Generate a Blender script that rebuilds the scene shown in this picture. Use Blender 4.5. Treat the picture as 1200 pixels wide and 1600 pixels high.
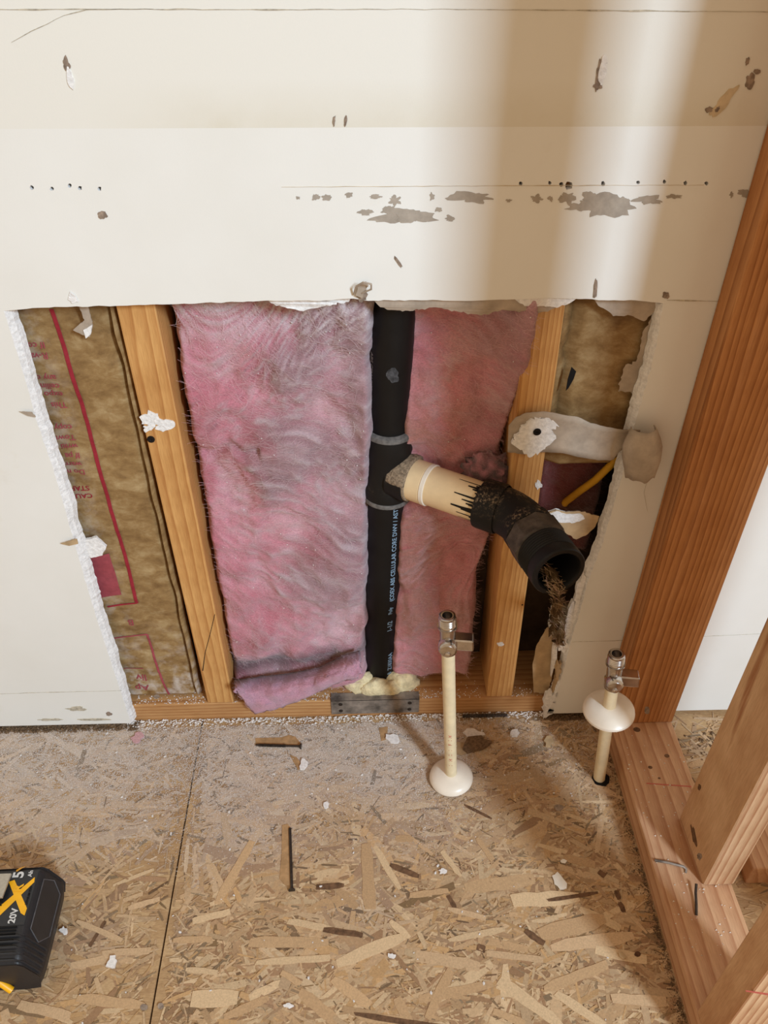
import bpy, bmesh, math, random
from mathutils import Vector, Matrix, noise, geometry
random.seed(7)
S = bpy.context.scene
COL = S.collection
for o in list(bpy.data.objects): bpy.data.objects.remove(o)

# ------------------------------------------------------------------ camera
CF = 1256.28
CC = Vector((0.23583, -0.72845, 0.99334))
PIT, YAW, ROL = 0.68163, 0.033198, 0.004595
fw = Vector((math.sin(YAW)*math.cos(PIT), math.cos(YAW)*math.cos(PIT), -math.sin(PIT)))
rt = Vector((math.cos(YAW), -math.sin(YAW), 0)); up = rt.cross(fw)
rt, up = math.cos(ROL)*rt + math.sin(ROL)*up, -math.sin(ROL)*rt + math.cos(ROL)*up
cam = bpy.data.cameras.new('camera'); cam.sensor_fit = 'VERTICAL'; cam.sensor_height = 36.0
cam.lens = CF/1600*36.0; cam.clip_start = .01
co = bpy.data.objects.new('camera', cam); COL.objects.link(co)
mw = Matrix((rt, up, -fw)).transposed().to_4x4(); mw.translation = CC
co.matrix_world = mw; S.camera = co

# ------------------------------------------------------------------ world and light
W = bpy.data.worlds.new('room'); S.world = W; W.use_nodes = True
W.node_tree.nodes['Background'].inputs[0].default_value = (1.0, .75, .50, 1)
W.node_tree.nodes['Background'].inputs[1].default_value = .63
def area(name, loc, target, sx, sy, power, color):
    l = bpy.data.lights.new(name, 'AREA'); l.shape = 'RECTANGLE'; l.size = sx; l.size_y = sy
    l.energy = power; l.color = color
    o = bpy.data.objects.new(name, l); COL.objects.link(o); o.location = loc
    o.rotation_euler = (Vector(target)-Vector(loc)).to_track_quat('-Z', 'Y').to_euler()
    return o
kd = Vector((.56, -1, .72)).normalized()
area('window_daylight', Vector((.4, 0, .4))+kd*4.6, (.4, 0, .4), .42, 1.1, 212, (.66, .83, 1.0))
#area('far_window_daylight', (-1.6, -3.6, 2.0), (.1, 0, .4), 1.4, 1.2, 22, (.88, .94, 1.0))
S.view_settings.view_transform = 'Standard'; S.view_settings.look = 'None'
S.view_settings.gamma = 1; S.view_settings.use_curve_mapping = False
S.view_settings.exposure = -0.05

# ------------------------------------------------------------------ pixel helpers (photo 1200x1600 -> a point on a plane of the place)
def ray(px, py): return rt*((px-600)/CF) + up*((800-py)/CF) + fw
def ay(px, py, Y=0.0):
    d = ray(px, py); return CC + d*((Y-CC.y)/d.y)
def az(px, py, Z=0.0):
    d = ray(px, py); return CC + d*((Z-CC.z)/d.z)
def ax(px, py, X):
    d = ray(px, py); return CC + d*((X-CC.x)/d.x)
def fbm(v, o=4): return noise.fractal(v, 1.0, 2.0, o)
def nz(x, y, z=0.0): return noise.noise(Vector((x, y, z)))

# ------------------------------------------------------------------ objects
def mk(name, V, F, mat, parent=None, smooth=False, mats=None, midx=None, bevel=0):
    me = bpy.data.meshes.new(name); me.from_pydata([tuple(v) for v in V], [], F); me.update()
    return mko(name, me, mat, parent, smooth, mats, midx, bevel)
def mko(name, me, mat, parent=None, smooth=False, mats=None, midx=None, bevel=0):
    for m in (mats or [mat]): me.materials.append(m)
    if midx: me.polygons.foreach_set('material_index', midx)
    if smooth: me.polygons.foreach_set('use_smooth', [True]*len(me.polygons))
    if bevel:
        b = bmesh.new(); b.from_mesh(me)
        bmesh.ops.bevel(b, geom=list(b.edges), offset=bevel, segments=2, affect='EDGES', profile=.5)
        b.to_mesh(me); b.free()
        if smooth is False:
            pass
    o = bpy.data.objects.new(name, me); COL.objects.link(o)
    if parent: o.parent = parent
    return o
def fixn(o):
    b = bmesh.new(); b.from_mesh(o.data); bmesh.ops.recalc_face_normals(b, faces=b.faces[:]); b.to_mesh(o.data); b.free(); return o
def empty(name, loc=(0, 0, 0)):
    o = bpy.data.objects.new(name, None); COL.objects.link(o); o.location = (0, 0, 0); o.empty_display_size = .02; return o
def tag(o, label, cat, group=None, kind=None):
    o['label'] = label; o['category'] = cat
    if group: o['group'] = group
    if kind: o['kind'] = kind
    return o
def struct(o): o['kind'] = 'structure'; return o
BOXF = [(0,1,3,2),(4,6,7,5),(0,4,5,1),(2,3,7,6),(0,2,6,4),(1,5,7,3)]
def box(name, lo, hi, mat, parent=None, bevel=.0, top_shift=(0, 0)):
    V = [(x + (top_shift[0] if k else 0), y + (top_shift[1] if k else 0), z) for x in (lo[0], hi[0]) for y in (lo[1], hi[1]) for k, z in enumerate((lo[2], hi[2]))]
    return fixn(mk(name, V, BOXF, mat, parent, bevel=bevel))
def frame(d):
    d = Vector(d).normalized(); a = Vector((0, 0, 1)) if abs(d.z) < .9 else Vector((1, 0, 0))
    u = d.cross(a).normalized(); return d, u, d.cross(u).normalized()
def lathe_vf(o, d, prof, seg=32, V=None, F=None, caps=(False, False), wob=None):
    V = [] if V is None else V; F = [] if F is None else F
    o = Vector(o); d, u, v = frame(d); b0 = len(V)
    for t, r in prof:
        for i in range(seg):
            a = 2*math.pi*i/seg; rr = r*(wob(a, t) if wob else 1)
            V.append(o + d*t + u*math.cos(a)*rr + v*math.sin(a)*rr)
    for k in range(len(prof)-1):
        for i in range(seg):
            j = (i+1) % seg; F.append((b0+k*seg+i, b0+k*seg+j, b0+(k+1)*seg+j, b0+(k+1)*seg+i))
    if caps[0]: F.append(tuple(b0+i for i in range(seg))[::-1])
    if caps[1]: F.append(tuple(b0+(len(prof)-1)*seg+i for i in range(seg)))
    return V, F
def lathe(name, o, d, prof, mat, parent=None, seg=32, caps=(True, True), smooth=True, wob=None):
    V, F = lathe_vf(o, d, prof, seg, caps=caps, wob=wob)
    ob = fixn(mk(name, V, F, mat, parent, smooth)); sharp(ob); return ob
def sharp(o, ang=35):
    b = bmesh.new(); b.from_mesh(o.data)
    for e in b.edges:
        if len(e.link_faces) == 2 and e.calc_face_angle(0) > math.radians(ang): e.smooth = False
    b.to_mesh(o.data); b.free(); return o
def tube_vf(P, R, seg=10, V=None, F=None, caps=True):
    V = [] if V is None else V; F = [] if F is None else F
    P = [Vector(p) for p in P]; R = R if isinstance(R, (list, tuple)) else [R]*len(P); b0 = len(V); u = None
    for k, p in enumerate(P):
        d = (P[min(k+1, len(P)-1)] - P[max(k-1, 0)]).normalized()
        if u is None: d_, u, v = frame(d)
        else:
            u = (u - d*u.dot(d)).normalized(); v = d.cross(u)
        for i in range(seg):
            a = 2*math.pi*i/seg; V.append(p + (u*math.cos(a) + v*math.sin(a))*R[k])
    for k in range(len(P)-1):
        for i in range(seg):
            j = (i+1) % seg; F.append((b0+k*seg+i, b0+k*seg+j, b0+(k+1)*seg+j, b0+(k+1)*seg+i))
    if caps:
        F.append(tuple(b0+i for i in range(seg))[::-1]); F.append(tuple(b0+(len(P)-1)*seg+i for i in range(seg)))
    return V, F
def tube(name, P, R, mat, parent=None, seg=10):
    V, F = tube_vf(P, R, seg); o = fixn(mk(name, V, F, mat, parent, True)); sharp(o, 50); return o
def plate_vf(pts, h, nrm, V=None, F=None):
    """pts: planar 3D outline, extruded by h along nrm"""
    V = [] if V is None else V; F = [] if F is None else F; b = len(V); n = len(pts); nrm = Vector(nrm)
    V += [Vector(p) + nrm*h for p in pts] + [Vector(p) for p in pts]
    for t in geometry.tessellate_polygon([[Vector(p) for p in pts]]):
        F.append(tuple(b+i for i in t)); F.append(tuple(b+n+i for i in reversed(t)))
    for i in range(n):
        j = (i+1) % n; F.append((b+i, b+j, b+n+j, b+n+i))
    return V, F
def plate(name, pts, h, nrm, mat, parent=None):
    V, F = plate_vf(pts, h, nrm); return fixn(mk(name, V, F, mat, parent))
def rag(cx, cy, rx, ry, n=18, j=.35, seed=0, rot=0):
    """ragged closed outline around a pixel centre"""
    out = []
    for i in range(n):
        a = 2*math.pi*i/n; k = max(.3, 1 + j*nz(math.cos(a)*1.7+seed*3.1, math.sin(a)*1.7, seed*1.7+.5)*1.6 + j*.6*nz(math.cos(a)*6+seed, math.sin(a)*6, seed+9.))
        x, y = rx*k*math.cos(a), ry*k*math.sin(a); c, s = math.cos(rot), math.sin(rot)
        out.append((cx + x*c - y*s, cy + x*s + y*c))
    return out
def ragline(p0, p1, step, amp, seed=0.):
    """points between two (x,z) with ragged offset"""
    p0, p1 = Vector(p0), Vector(p1); L = (p1-p0).length; n = max(2, int(L/step)); d = (p1-p0)/L; q = Vector((-d.y, d.x))
    return [p0 + (p1-p0)*(i/n) + q*amp*(nz(i*.37+seed, seed, 1)+.6*nz(i*1.3+seed, seed, 4)) for i in range(n+1)]
def text_vf(body, size=1.0, bold=.018):
    cu = bpy.data.curves.new('t', 'FONT'); cu.body = body; cu.size = size; cu.resolution_u = 3; cu.offset = size*bold
    o = bpy.data.objects.new('t', cu); COL.objects.link(o)
    dg = bpy.context.evaluated_depsgraph_get(); dg.update()
    me = bpy.data.meshes.new_from_object(o.evaluated_get(dg))
    V = [v.co.copy() for v in me.vertices]; F = [tuple(p.vertices) for p in me.polygons]
    bpy.data.objects.remove(o); bpy.data.curves.remove(cu); bpy.data.meshes.remove(me)
    return V, F

# ------------------------------------------------------------------ materials
def srgb(r, g, b):
    f = lambda c: c/12.92 if c <= .04045 else ((c+.055)/1.055)**2.4
    return (f(r/255), f(g/255), f(b/255), 1)
class M:
    def __init__(s, name, rough=.8, spec=.3):
        s.m = bpy.data.materials.new(name); s.m.use_nodes = True; s.t = s.m.node_tree; s.n = s.t.nodes
        s.b = s.n['Principled BSDF']; s.b.inputs['Roughness'].default_value = rough; s.b.inputs['Specular IOR Level'].default_value = spec
    def add(s, typ, **kw):
        n = s.n.new(typ)
        for k, v in kw.items():
            if k in n.inputs: n.inputs[k].default_value = v
            else: setattr(n, k, v)
        return n
    def link(s, a, b): s.t.links.new(a, b)
    def coord(s, scale=(1, 1, 1), loc=(0, 0, 0)):
        c = s.add('ShaderNodeTexCoord'); m = s.add('ShaderNodeMapping'); m.inputs['Scale'].default_value = scale; m.inputs['Location'].default_value = loc
        s.link(c.outputs['Object'], m.inputs['Vector']); return m.outputs[0]
    def noise(s, vec, scale, detail=4, rough=.6, dist=0):
        n = s.add('ShaderNodeTexNoise', Scale=scale, Detail=detail, Roughness=rough, Distortion=dist); s.link(vec, n.inputs['Vector']); return n.outputs['Fac']
    def ramp(s, fac, stops):
        r = s.add('ShaderNodeValToRGB'); e = r.color_ramp.elements
        while len(e) < len(stops): e.new(.5)
        for el, (p, c) in zip(e, stops): el.position = p; el.color = c
        s.link(fac, r.inputs[0]); return r.outputs[0]
    def mix(s, fac, a, b, mode='MIX'):
        m = s.add('ShaderNodeMix', data_type='RGBA', blend_type=mode)
        for sock, val in ((m.inputs[0], fac), (m.inputs[6], a), (m.inputs[7], b)):
            if hasattr(val, 'is_output'): s.link(val, sock)
            else: sock.default_value = val
        return m.outputs[2]
    def math(s, op, a, b=0.0, clamp=False):
        m = s.add('ShaderNodeMath', operation=op); m.use_clamp = clamp
        for sock, val in ((m.inputs[0], a), (m.inputs[1], b)):
            if hasattr(val, 'is_output'): s.link(val, sock)
            else: sock.default_value = val
        return m.outputs[0]
    def color(s, c):
        if hasattr(c, 'is_output'): s.link(c, s.b.inputs['Base Color'])
        else: s.b.inputs['Base Color'].default_value = c
        return s
    def bump(s, h, strength=.3, dist=.001):
        b = s.add('ShaderNodeBump', Strength=strength, Distance=dist); s.link(h, b.inputs['Height']); s.link(b.outputs[0], s.b.inputs['Normal']); return s
def simple(name, c, rough=.8, var=.12, scale=120, bs=.3, bd=.0006, metal=0, spec=.3, detail=5):
    m = M(name, rough, spec); v = m.coord(); n = m.noise(v, scale, detail)
    lo = tuple(x*(1-var*1.6) for x in c[:3]) + (1,); hi = tuple(min(1, x*(1+var)) for x in c[:3]) + (1,)
    m.color(m.ramp(n, [(.3, lo), (.7, hi)])).bump(n, bs, bd); m.b.inputs['Metallic'].default_value = metal
    return m.m
def wood(name, axis, light, dark, ring=70, off=(.03, .05, .02), rough=.7, knot=.35, contrast=1.0):
    m = M(name, rough, .25); sc = [1, 1, 1]; sc['xyz'.index(axis)] = .06
    c = m.add('ShaderNodeTexCoord'); oi = m.add('ShaderNodeObjectInfo'); mp = m.add('ShaderNodeMapping')
    mp.inputs['Scale'].default_value = sc; mp.inputs['Location'].default_value = off
    rnd = m.add('ShaderNodeVectorMath', operation='SCALE'); rnd.inputs[0].default_value = (.9, .7, .8); m.link(oi.outputs['Random'], rnd.inputs['Scale'])
    ad = m.add('ShaderNodeVectorMath', operation='ADD'); m.link(c.outputs['Object'], ad.inputs[0]); m.link(rnd.outputs[0], ad.inputs[1])
    m.link(ad.outputs[0], mp.inputs[0]); v = mp.outputs[0]
    d = m.add('ShaderNodeTexNoise', Scale=9, Detail=2); m.link(v, d.inputs['Vector'])
    dv = m.add('ShaderNodeVectorMath', operation='SCALE'); m.link(d.outputs['Color'], dv.inputs[0]); dv.inputs['Scale'].default_value = .05
    va = m.add('ShaderNodeVectorMath', operation='ADD'); m.link(v, va.inputs[0]); m.link(dv.outputs[0], va.inputs[1])
    w = m.add('ShaderNodeTexWave', wave_type='RINGS', rings_direction=axis.upper(), wave_profile='SAW'); m.link(va.outputs[0], w.inputs['Vector'])
    w.inputs['Scale'].default_value = ring; w.inputs['Distortion'].default_value = 2.2; w.inputs['Detail'].default_value = 2; w.inputs['Detail Scale'].default_value = 2
    mid = tuple((a+b)/2 for a, b in zip(light, dark))
    dk = tuple(l+(k-l)*contrast for l, k in zip(light, dark))
    base = m.ramp(w.outputs['Fac'], [(0, light), (.62, mid if contrast > .8 else light), (.9, dk), (1, light)])
    fine = m.noise(v, 900, 3); fb = m.ramp(fine, [(.3, (.82, .78, .74, 1)), (.65, (1, 1, 1, 1))])
    blot = m.noise(m.coord(), 14, 3); bb = m.ramp(blot, [(.3, (.86, .80, .74, 1)), (.62, (1.0, 1.0, 1.0, 1))])
    m.color(m.mix(1.0, m.mix(1.0, base, fb, 'MULTIPLY'), bb, 'MULTIPLY')); m.bump(fine, .25, .0006)
    return m.m
def vcol(name, rough=.9, nscale=300, var=.25, bump=.4, bd=.001, spec=.2, sheen=0, stretch=(1, 1, 1)):
    m = M(name, rough, spec); a = m.add('ShaderNodeAttribute', attribute_name='col'); v = m.coord(stretch)
    n = m.noise(v, nscale, 5, .65); g = m.ramp(n, [(.25, (1-var*1.5,)*3+(1,)), (.75, (1,)*3+(1,))])
    m.color(m.mix(1.0, a.outputs['Color'], g, 'MULTIPLY')).bump(n, bump, bd)
    if sheen: m.b.inputs['Sheen Weight'].default_value = sheen
    return m.m
def setcol(o, cols):
    a = o.data.color_attributes.new('col', 'FLOAT_COLOR', 'POINT'); a.data.foreach_set('color', [c for q in cols for c in (q[0], q[1], q[2], 1.0)])

def paint_mat():
    m = M('aged_cream_wall_paint', .62, .35); v = m.coord(); sp = m.add('ShaderNodeSeparateXYZ'); m.link(v, sp.inputs[0])
    z = sp.outputs['Z']; x = sp.outputs['X']
    n1 = m.noise(v, 5, 4, .6); n2 = m.noise(v, 600, 3); n3 = m.noise(v, 22, 4)
    base = m.ramp(n1, [(.3, srgb(229, 227, 219)), (.7, srgb(235, 234, 228))])
    low = m.math('GREATER_THAN', z, .8185)              # older, yellowed paint above the tile line
    base = m.mix(low, base, srgb(230, 227, 217))
    # brownish adhesive stain in a band above the tile line, right of the left edge
    b1 = m.math('MULTIPLY', m.math('SUBTRACT', .856, z), 22, True); b2 = m.math('MULTIPLY', low, b1)
    xs = m.math('MULTIPLY', m.math('SUBTRACT', x, .01), 9, True)
    st = m.math('MULTIPLY', m.math('MULTIPLY', b2, xs), m.math('MULTIPLY', n3, .85))
    base = m.mix(st, base, srgb(208, 198, 172))
    n4 = m.noise(v, 9, 5, .7)
    g = m.ramp(n4, [(.62, (1, 1, 1, 1)), (.8, (.93, .91, .87, 1))])
    m.color(m.mix(1, base, g, 'MULTIPLY')); m.bump(n2, .12, .0005); return m.m

MT = {}
MT['paint'] = paint_mat()
MT['gypsum'] = simple('broken_gypsum_core', srgb(238, 236, 233), .95, .12, 260, .9, .0015)
MT['paper'] = simple('grey_drywall_paper', srgb(176, 160, 142), .9, .14, 60, .4, .0008)
MT['tanpaper'] = simple('tan_torn_paper', srgb(188, 160, 122), .9, .14, 60, .5, .001)
MT['smear'] = simple('pale_brown_smear', srgb(206, 186, 154), .9, .2, 60, .2, .0003)
MT['crust'] = simple('grey_brown_dust_crust', srgb(150, 132, 110), .98, .4, 320, .9, .0015)
MT['grip'] = simple('worn_grey_black_abs', srgb(80, 72, 64), .5, .4, 90, .3, .0006, spec=.3)
MT['scuff'] = simple('grey_scuffed_abs', srgb(74, 74, 76), .7, .5, 200, .4, .0004)
MT['peel'] = simple('bare_grey_paper_patch', srgb(171, 160, 146), .9, .12, 90, .3, .0004)
MT['gouge'] = simple('gouged_brown_paper', srgb(150, 132, 116), .95, .35, 180, .8, .001)
MT['dirt'] = simple('dark_grime_line', srgb(190, 180, 160), .95, .25, 200, .3, .0004)
MT['stud'] = wood('old_fir_stud', 'z', srgb(222, 172, 108), srgb(190, 134, 76), 62, (.05, .11, 0))
MT['sole'] = wood('old_fir_plate', 'x', srgb(206, 160, 108), srgb(176, 124, 76), 45, (0, .03, .09))
MT['newz'] = wood('new_fir_stud', 'z', srgb(226, 190, 150), srgb(182, 130, 92), 34, (.03, .07, 0))
MT['newy'] = wood('new_fir_plate', 'y', srgb(214, 172, 134), srgb(184, 134, 98), 30, (.02, 0, .1))
MT['endz'] = wood('orange_fir_stud', 'z', srgb(200, 142, 90), srgb(156, 100, 56), 48, (.09, .12, 0))
MT['kraft'] = None
MT['pink'] = vcol('pink_fibreglass', .95, 420, .30, .8, .002, .1, .3, (1, 1, 2.2))
MT['wad'] = vcol('matted_lint', .98, 500, .5, .9, .003, .05)
MT['fibre'] = vcol('glass_fibre', .8, 300, .1, .0, .0001, .3)
MT['osb'] = vcol('osb_strand', .75, 500, .22, .3, .0005, .25)
MT['abs'] = simple('black_abs_plastic', srgb(20, 19, 19), .48, .15, 40, .05, .0003, spec=.25)
MT['absdusty'] = None
MT['absring'] = simple('grey_glue_ring', srgb(108, 104, 100), .7, .3, 160, .5, .0008)
MT['pvc'] = simple('yellowed_cream_pvc', srgb(236, 212, 170), .42, .07, 30, .05, .0003, spec=.45)
MT['pvcwhite'] = simple('white_pvc_collar', srgb(243, 236, 222), .45, .05, 60, .05, .0002)
MT['cpvc'] = simple('ivory_cpvc', srgb(228, 210, 172), .42, .07, 60, .08, .0003, spec=.45)
MT['esc'] = simple('white_plastic_escutcheon', srgb(238, 226, 208), .32, .04, 40, .04, .0002, spec=.5)
MT['chrome'] = simple('worn_chrome', srgb(200, 192, 184), .22, .15, 90, .08, .0003, metal=1)
MT['steel'] = simple('tarnished_steel_strap', srgb(150, 138, 126), .6, .4, 50, .3, .0005, metal=.4)
MT['nail'] = simple('dark_steel_nail', srgb(78, 70, 64), .45, .25, 200, .2, .0003, metal=.8)
MT['rust'] = simple('brown_rusty_steel', srgb(92, 62, 40), .7, .3, 200, .4, .0004, metal=.2)
MT['foam'] = simple('cream_spray_foam', srgb(228, 210, 166), .9, .16, 130, .9, .003)
MT['red'] = simple('red_print_ink', srgb(150, 38, 50), .75, .12, 140, .0, .0001)
MT['redfade'] = simple('faded_red_print_ink', srgb(158, 72, 78), .8, .12, 140, .0, .0001)
MT['pencil'] = simple('red_pencil_line', srgb(190, 96, 80), .8, .1, 200, 0, .0001)
MT['pipeprint'] = simple('pale_blue_pipe_print', srgb(140, 168, 190), .6, .1, 300, 0, .0001)
MT['greyprint'] = simple('grey_pipe_print', srgb(150, 150, 150), .6, .2, 300, 0, .0001)
MT['yellow'] = simple('yellow_tool_plastic', srgb(246, 180, 20), .42, .06, 60, .05, .0003, spec=.5)
MT['rubber'] = simple('black_tool_plastic', srgb(34, 33, 35), .5, .12, 200, .15, .0003, spec=.45)
MT['gloss'] = simple('dark_glossy_label', srgb(38, 38, 40), .3, .1, 60, .02, .0002, spec=.5)
MT['edge'] = simple('light_grey_edge', srgb(86, 84, 86), .45, .2, 200, .1, .0002)  # grey lighter than the pack, for the panel outline
MT['white'] = simple('grey_white_print', srgb(206, 204, 200), .6, .05, 200, 0, .0001)
MT['clip'] = simple('brushed_steel_clip', srgb(190, 182, 168), .38, .08, 300, .1, .0002, metal=.7)
MT['hole'] = simple('soot_black', srgb(16, 14, 13), .9, .2, 60, .1, .0003)
MT['wire'] = simple('yellow_cable_jacket', srgb(214, 160, 40), .5, .1, 60, .1, .0003)
MT['sheath'] = simple('dark_weathered_sheathing', srgb(74, 58, 44), .95, .3, 30, .4, .001)
MT['dust'] = simple('white_gypsum_dust', srgb(232, 226, 220), .98, .12, 300, .5, .0008)
MT['finedust'] = simple('pale_floor_dust', srgb(216, 203, 192), .98, .2, 700, .3, .0004)
MT['grit'] = simple('brown_floor_grit', srgb(120, 96, 72), .98, .35, 300, .5, .0008)
MT['dark'] = simple('dark_wood_splinter', srgb(112, 82, 58), .9, .3, 200, .5, .0006)
MT['chip'] = simple('pale_paint_chip', srgb(236, 228, 214), .8, .06, 100, .2, .0004)
MT['rod'] = simple('dusty_dark_rod', srgb(74, 66, 60), .7, .4, 200, .3, .0004)
MT['screw'] = simple('black_screw_head', srgb(36, 34, 34), .45, .2, 300, .3, .0003, metal=.5)
def kraft_mat():
    m = M('brown_kraft_facing', .62, .3); v = m.coord((1, 1, 1)); v2 = m.coord((1.6, 1, 2.6))
    n1 = m.noise(v2, 26, 6, .7, .3); n2 = m.noise(v, 60, 4); n3 = m.noise(v, 9, 4)
    c = m.ramp(n1, [(.30, srgb(120, 90, 54)), (.5, srgb(150, 119, 76)), (.70, srgb(176, 150, 108))])
    d = m.ramp(n3, [(.45, (1, 1, 1, 1)), (.75, (.80, .76, .72, 1))]); c = m.mix(1, c, d, 'MULTIPLY')
    # pale gypsum dust lying low on the sheet
    sp = m.add('ShaderNodeSeparateXYZ'); m.link(v, sp.inputs[0])
    lowz = m.math('MULTIPLY', m.math('SUBTRACT', .20, sp.outputs['Z']), 7, True)
    side = m.math('MULTIPLY', m.math('MULTIPLY', m.math('SUBTRACT', -.066, sp.outputs['X']), 30, True), .5); lowz = m.math('MAXIMUM', lowz, side)
    f = m.math('MULTIPLY', lowz, m.ramp(n2, [(.45, (0, 0, 0, 1)), (.7, (.7, .7, .7, 1))]))
    c = m.mix(f, c, srgb(216, 206, 196)); m.color(c).bump(n2, .25, .001); return m.m
MT['kraft'] = kraft_mat()
def dusty_abs():
    m = M('dusty_black_abs', .55, .25); v = m.coord(); n = m.noise(v, 260, 5, .75); n2 = m.noise(v, 26, 3)
    g = m.add('ShaderNodeNewGeometry'); sp = m.add('ShaderNodeSeparateXYZ'); m.link(g.outputs['Normal'], sp.inputs[0])
    upf = m.math('MULTIPLY', m.math('SUBTRACT', sp.outputs['Z'], .1), 1.6, True)   # dust settles on faces that look up
    f = m.math('MULTIPLY', m.math('MULTIPLY', m.ramp(n, [(.5, (0, 0, 0, 1)), (.66, (.7, .7, .7, 1))]), m.ramp(n2, [(.38, (0, 0, 0, 1)), (.6, (1, 1, 1, 1))])), upf)
    m.color(m.mix(f, srgb(24, 22, 21), srgb(176, 152, 124))).bump(n, .15, .0004)
    return m.m
MT['absdusty'] = dusty_abs()

# ================================================================== SETTING
# ---- subfloor: two OSB panels meeting at a seam
floor = struct(empty('floor'))
SX = -.0076
def osb_base_mat():
    m = M('osb_panel_face', .8, .25); v = m.coord((1, 1, 1))
    vo = m.add('ShaderNodeTexVoronoi', Scale=42); vo.inputs['Randomness'].default_value = 1
    mp = m.coord((.7, 1.6, 1)); m.link(mp, vo.inputs['Vector'])
    r = m.add('ShaderNodeSeparateColor'); m.link(vo.outputs['Color'], r.inputs[0])
    c = m.ramp(r.outputs[0], [(0, srgb(172, 138, 100)), (.5, srgb(188, 154, 112)), (1, srgb(200, 168, 126))])
    n = m.noise(m.coord((1, 3.0, 1)), 150, 5); g = m.ramp(n, [(.3, (.74, .70, .66, 1)), (.65, (1, 1, 1, 1))])
    c = m.mix(1, c, g, 'MULTIPLY')
    m.color(c).bump(n, .5, .001); return m.m
MT['osbbase'] = osb_base_mat()
def gapx(y): return SX
panL = box('osb_panel', (-1.3, -1.7, -.018), (SX-.0011, .14, 0), MT['osbbase'], floor)
panR = box('osb_panel', (SX+.0011, -1.7, -.018), (2.0, .14, 0), MT['osbbase'], floor)
joist = box('floor_joist', (SX-.03, -1.7, -.12), (SX+.03, .14, -.0185), MT['sheath'], floor)
def dustf(x, y):
    """how much white gypsum dust lies here (swept up against the wall, mostly left of the pipe)"""
    d = max(0., 1 - (-y)/.24); a = max(0., min(1, (.40 - x)/.12)); b = fbm(Vector((x*9, y*9, 3)), 4)
    return max(0., min(1., (d*1.5 + b*.5)*(.18+.82*a)))
PAL = [srgb(212, 178, 138), srgb(204, 168, 126), srgb(197, 161, 120), srgb(219, 188, 147), srgb(188, 152, 114), srgb(207, 174, 134), srgb(174, 136, 100), srgb(206, 165, 116)]
def strand_geo(L, w, n=4, taper=1.0):
    """ragged thin strand in its own plane; 0.5 mm thick"""
    top = []; bot = []
    for i in range(n+1):
        t = i/n - .5; e = (.45 + .5*random.random())*taper if i in (0, n) else 1
        top.append((t*L + random.uniform(-1, 1)*L*.02, w/2*e*(.85+.3*random.random()))); bot.append((t*L + random.uniform(-1, 1)*L*.02, -w/2*e*(.85+.3*random.random())))
    return top, bot
def strands(panel, x0, x1, count, name):
    V = []; F = []; C = []
    for k in range(count):
        x = random.uniform(x0, x1); y = random.uniform(-.46, -.004); r = random.random()
        if r < .80: L, w = random.uniform(.008, .03), random.uniform(.0010, .0032)
        elif r < .97: L, w = random.uniform(.025, .055), random.uniform(.003, .007)
        else: L, w = random.uniform(.06, .1), random.uniform(.007, .014)
        a = random.gauss(.15, .75); c, s = math.cos(a), math.sin(a)
        hx = abs(c)*L/2+w; 
        if x0 == -.5 and x+hx > x1: continue
        if x0 > -.4 and x-hx < x0: continue
        top, bot = strand_geo(L, w, 3); z0 = random.uniform(.0001, .0006); tl = random.uniform(-.4, .4)*.001
        b = len(V); n = len(top)
        base = Vector(random.choice(PAL)[:3])*random.uniform(.8, 1.08); df = dustf(x, y)*random.uniform(.5, 1.0)
        base = base.lerp(Vector(srgb(206, 190, 176)[:3]), df*.85)
        if random.random() < (.16 if w < .003 else .03): base *= .5  # some strands, mostly narrow ones, darkened to paint shaded crevices
        for (p, q), side in [(t_, 1) for t_ in top] + [(t_, -1) for t_ in bot]:
            V.append((x+p*c-q*s, y+p*s+q*c, z0+.0004+tl*p/L*2)); C.append(base)
        for (p, q) in top + bot:
            V.append((x+p*c-q*s, y+p*s+q*c, -.0002)); C.append(base*.8)
        for i in range(n-1):
            F.append((b+i, b+n+i, b+n+i+1, b+i+1))
            F.append((b+i, b+i+1, b+2*n+i+1, b+2*n+i)); F.append((b+n+i+1, b+n+i, b+3*n+i, b+3*n+i+1))
        F.append((b, b+2*n, b+3*n, b+n)); F.append((b+n-1, b+2*n-1, b+4*n-1, b+3*n-1))
    o = mk(name, V, F, MT['osb'], panel); setcol(o, C); o['kind'] = 'stuff'; return fixn(o)
strands(panL, -.5, SX-.0015, 4400, 'pressed_strands')
strands(panR, SX+.0015, .58, 9600, 'pressed_strands')
strands(panR, .675, .95, 1400, 'pressed_strands_beyond_plate')
def strand_plate(name, m, d, q, L, ww, z, h, mat, par):
    top, bot = strand_geo(L, ww, 5); n = len(top); h = h*random.uniform(.7, 1.3); P = [m + d*p + q*r for p, r in top] + [m + d*p + q*r for p, r in bot]
    V = [(p.x, p.y, z+h) for p in P] + [(p.x, p.y, z) for p in P]; F = []
    for i in range(n-1): F += [(i, n+i, n+i+1, i+1), (i, i+1, 2*n+i+1, 2*n+i), (n+i+1, n+i, 3*n+i, 3*n+i+1)]
    F += [(0, 2*n, 3*n, n), (n-1, 2*n-1, 4*n-1, 3*n-1)]
    return fixn(mk(name, V, F, mat, par))
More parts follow.
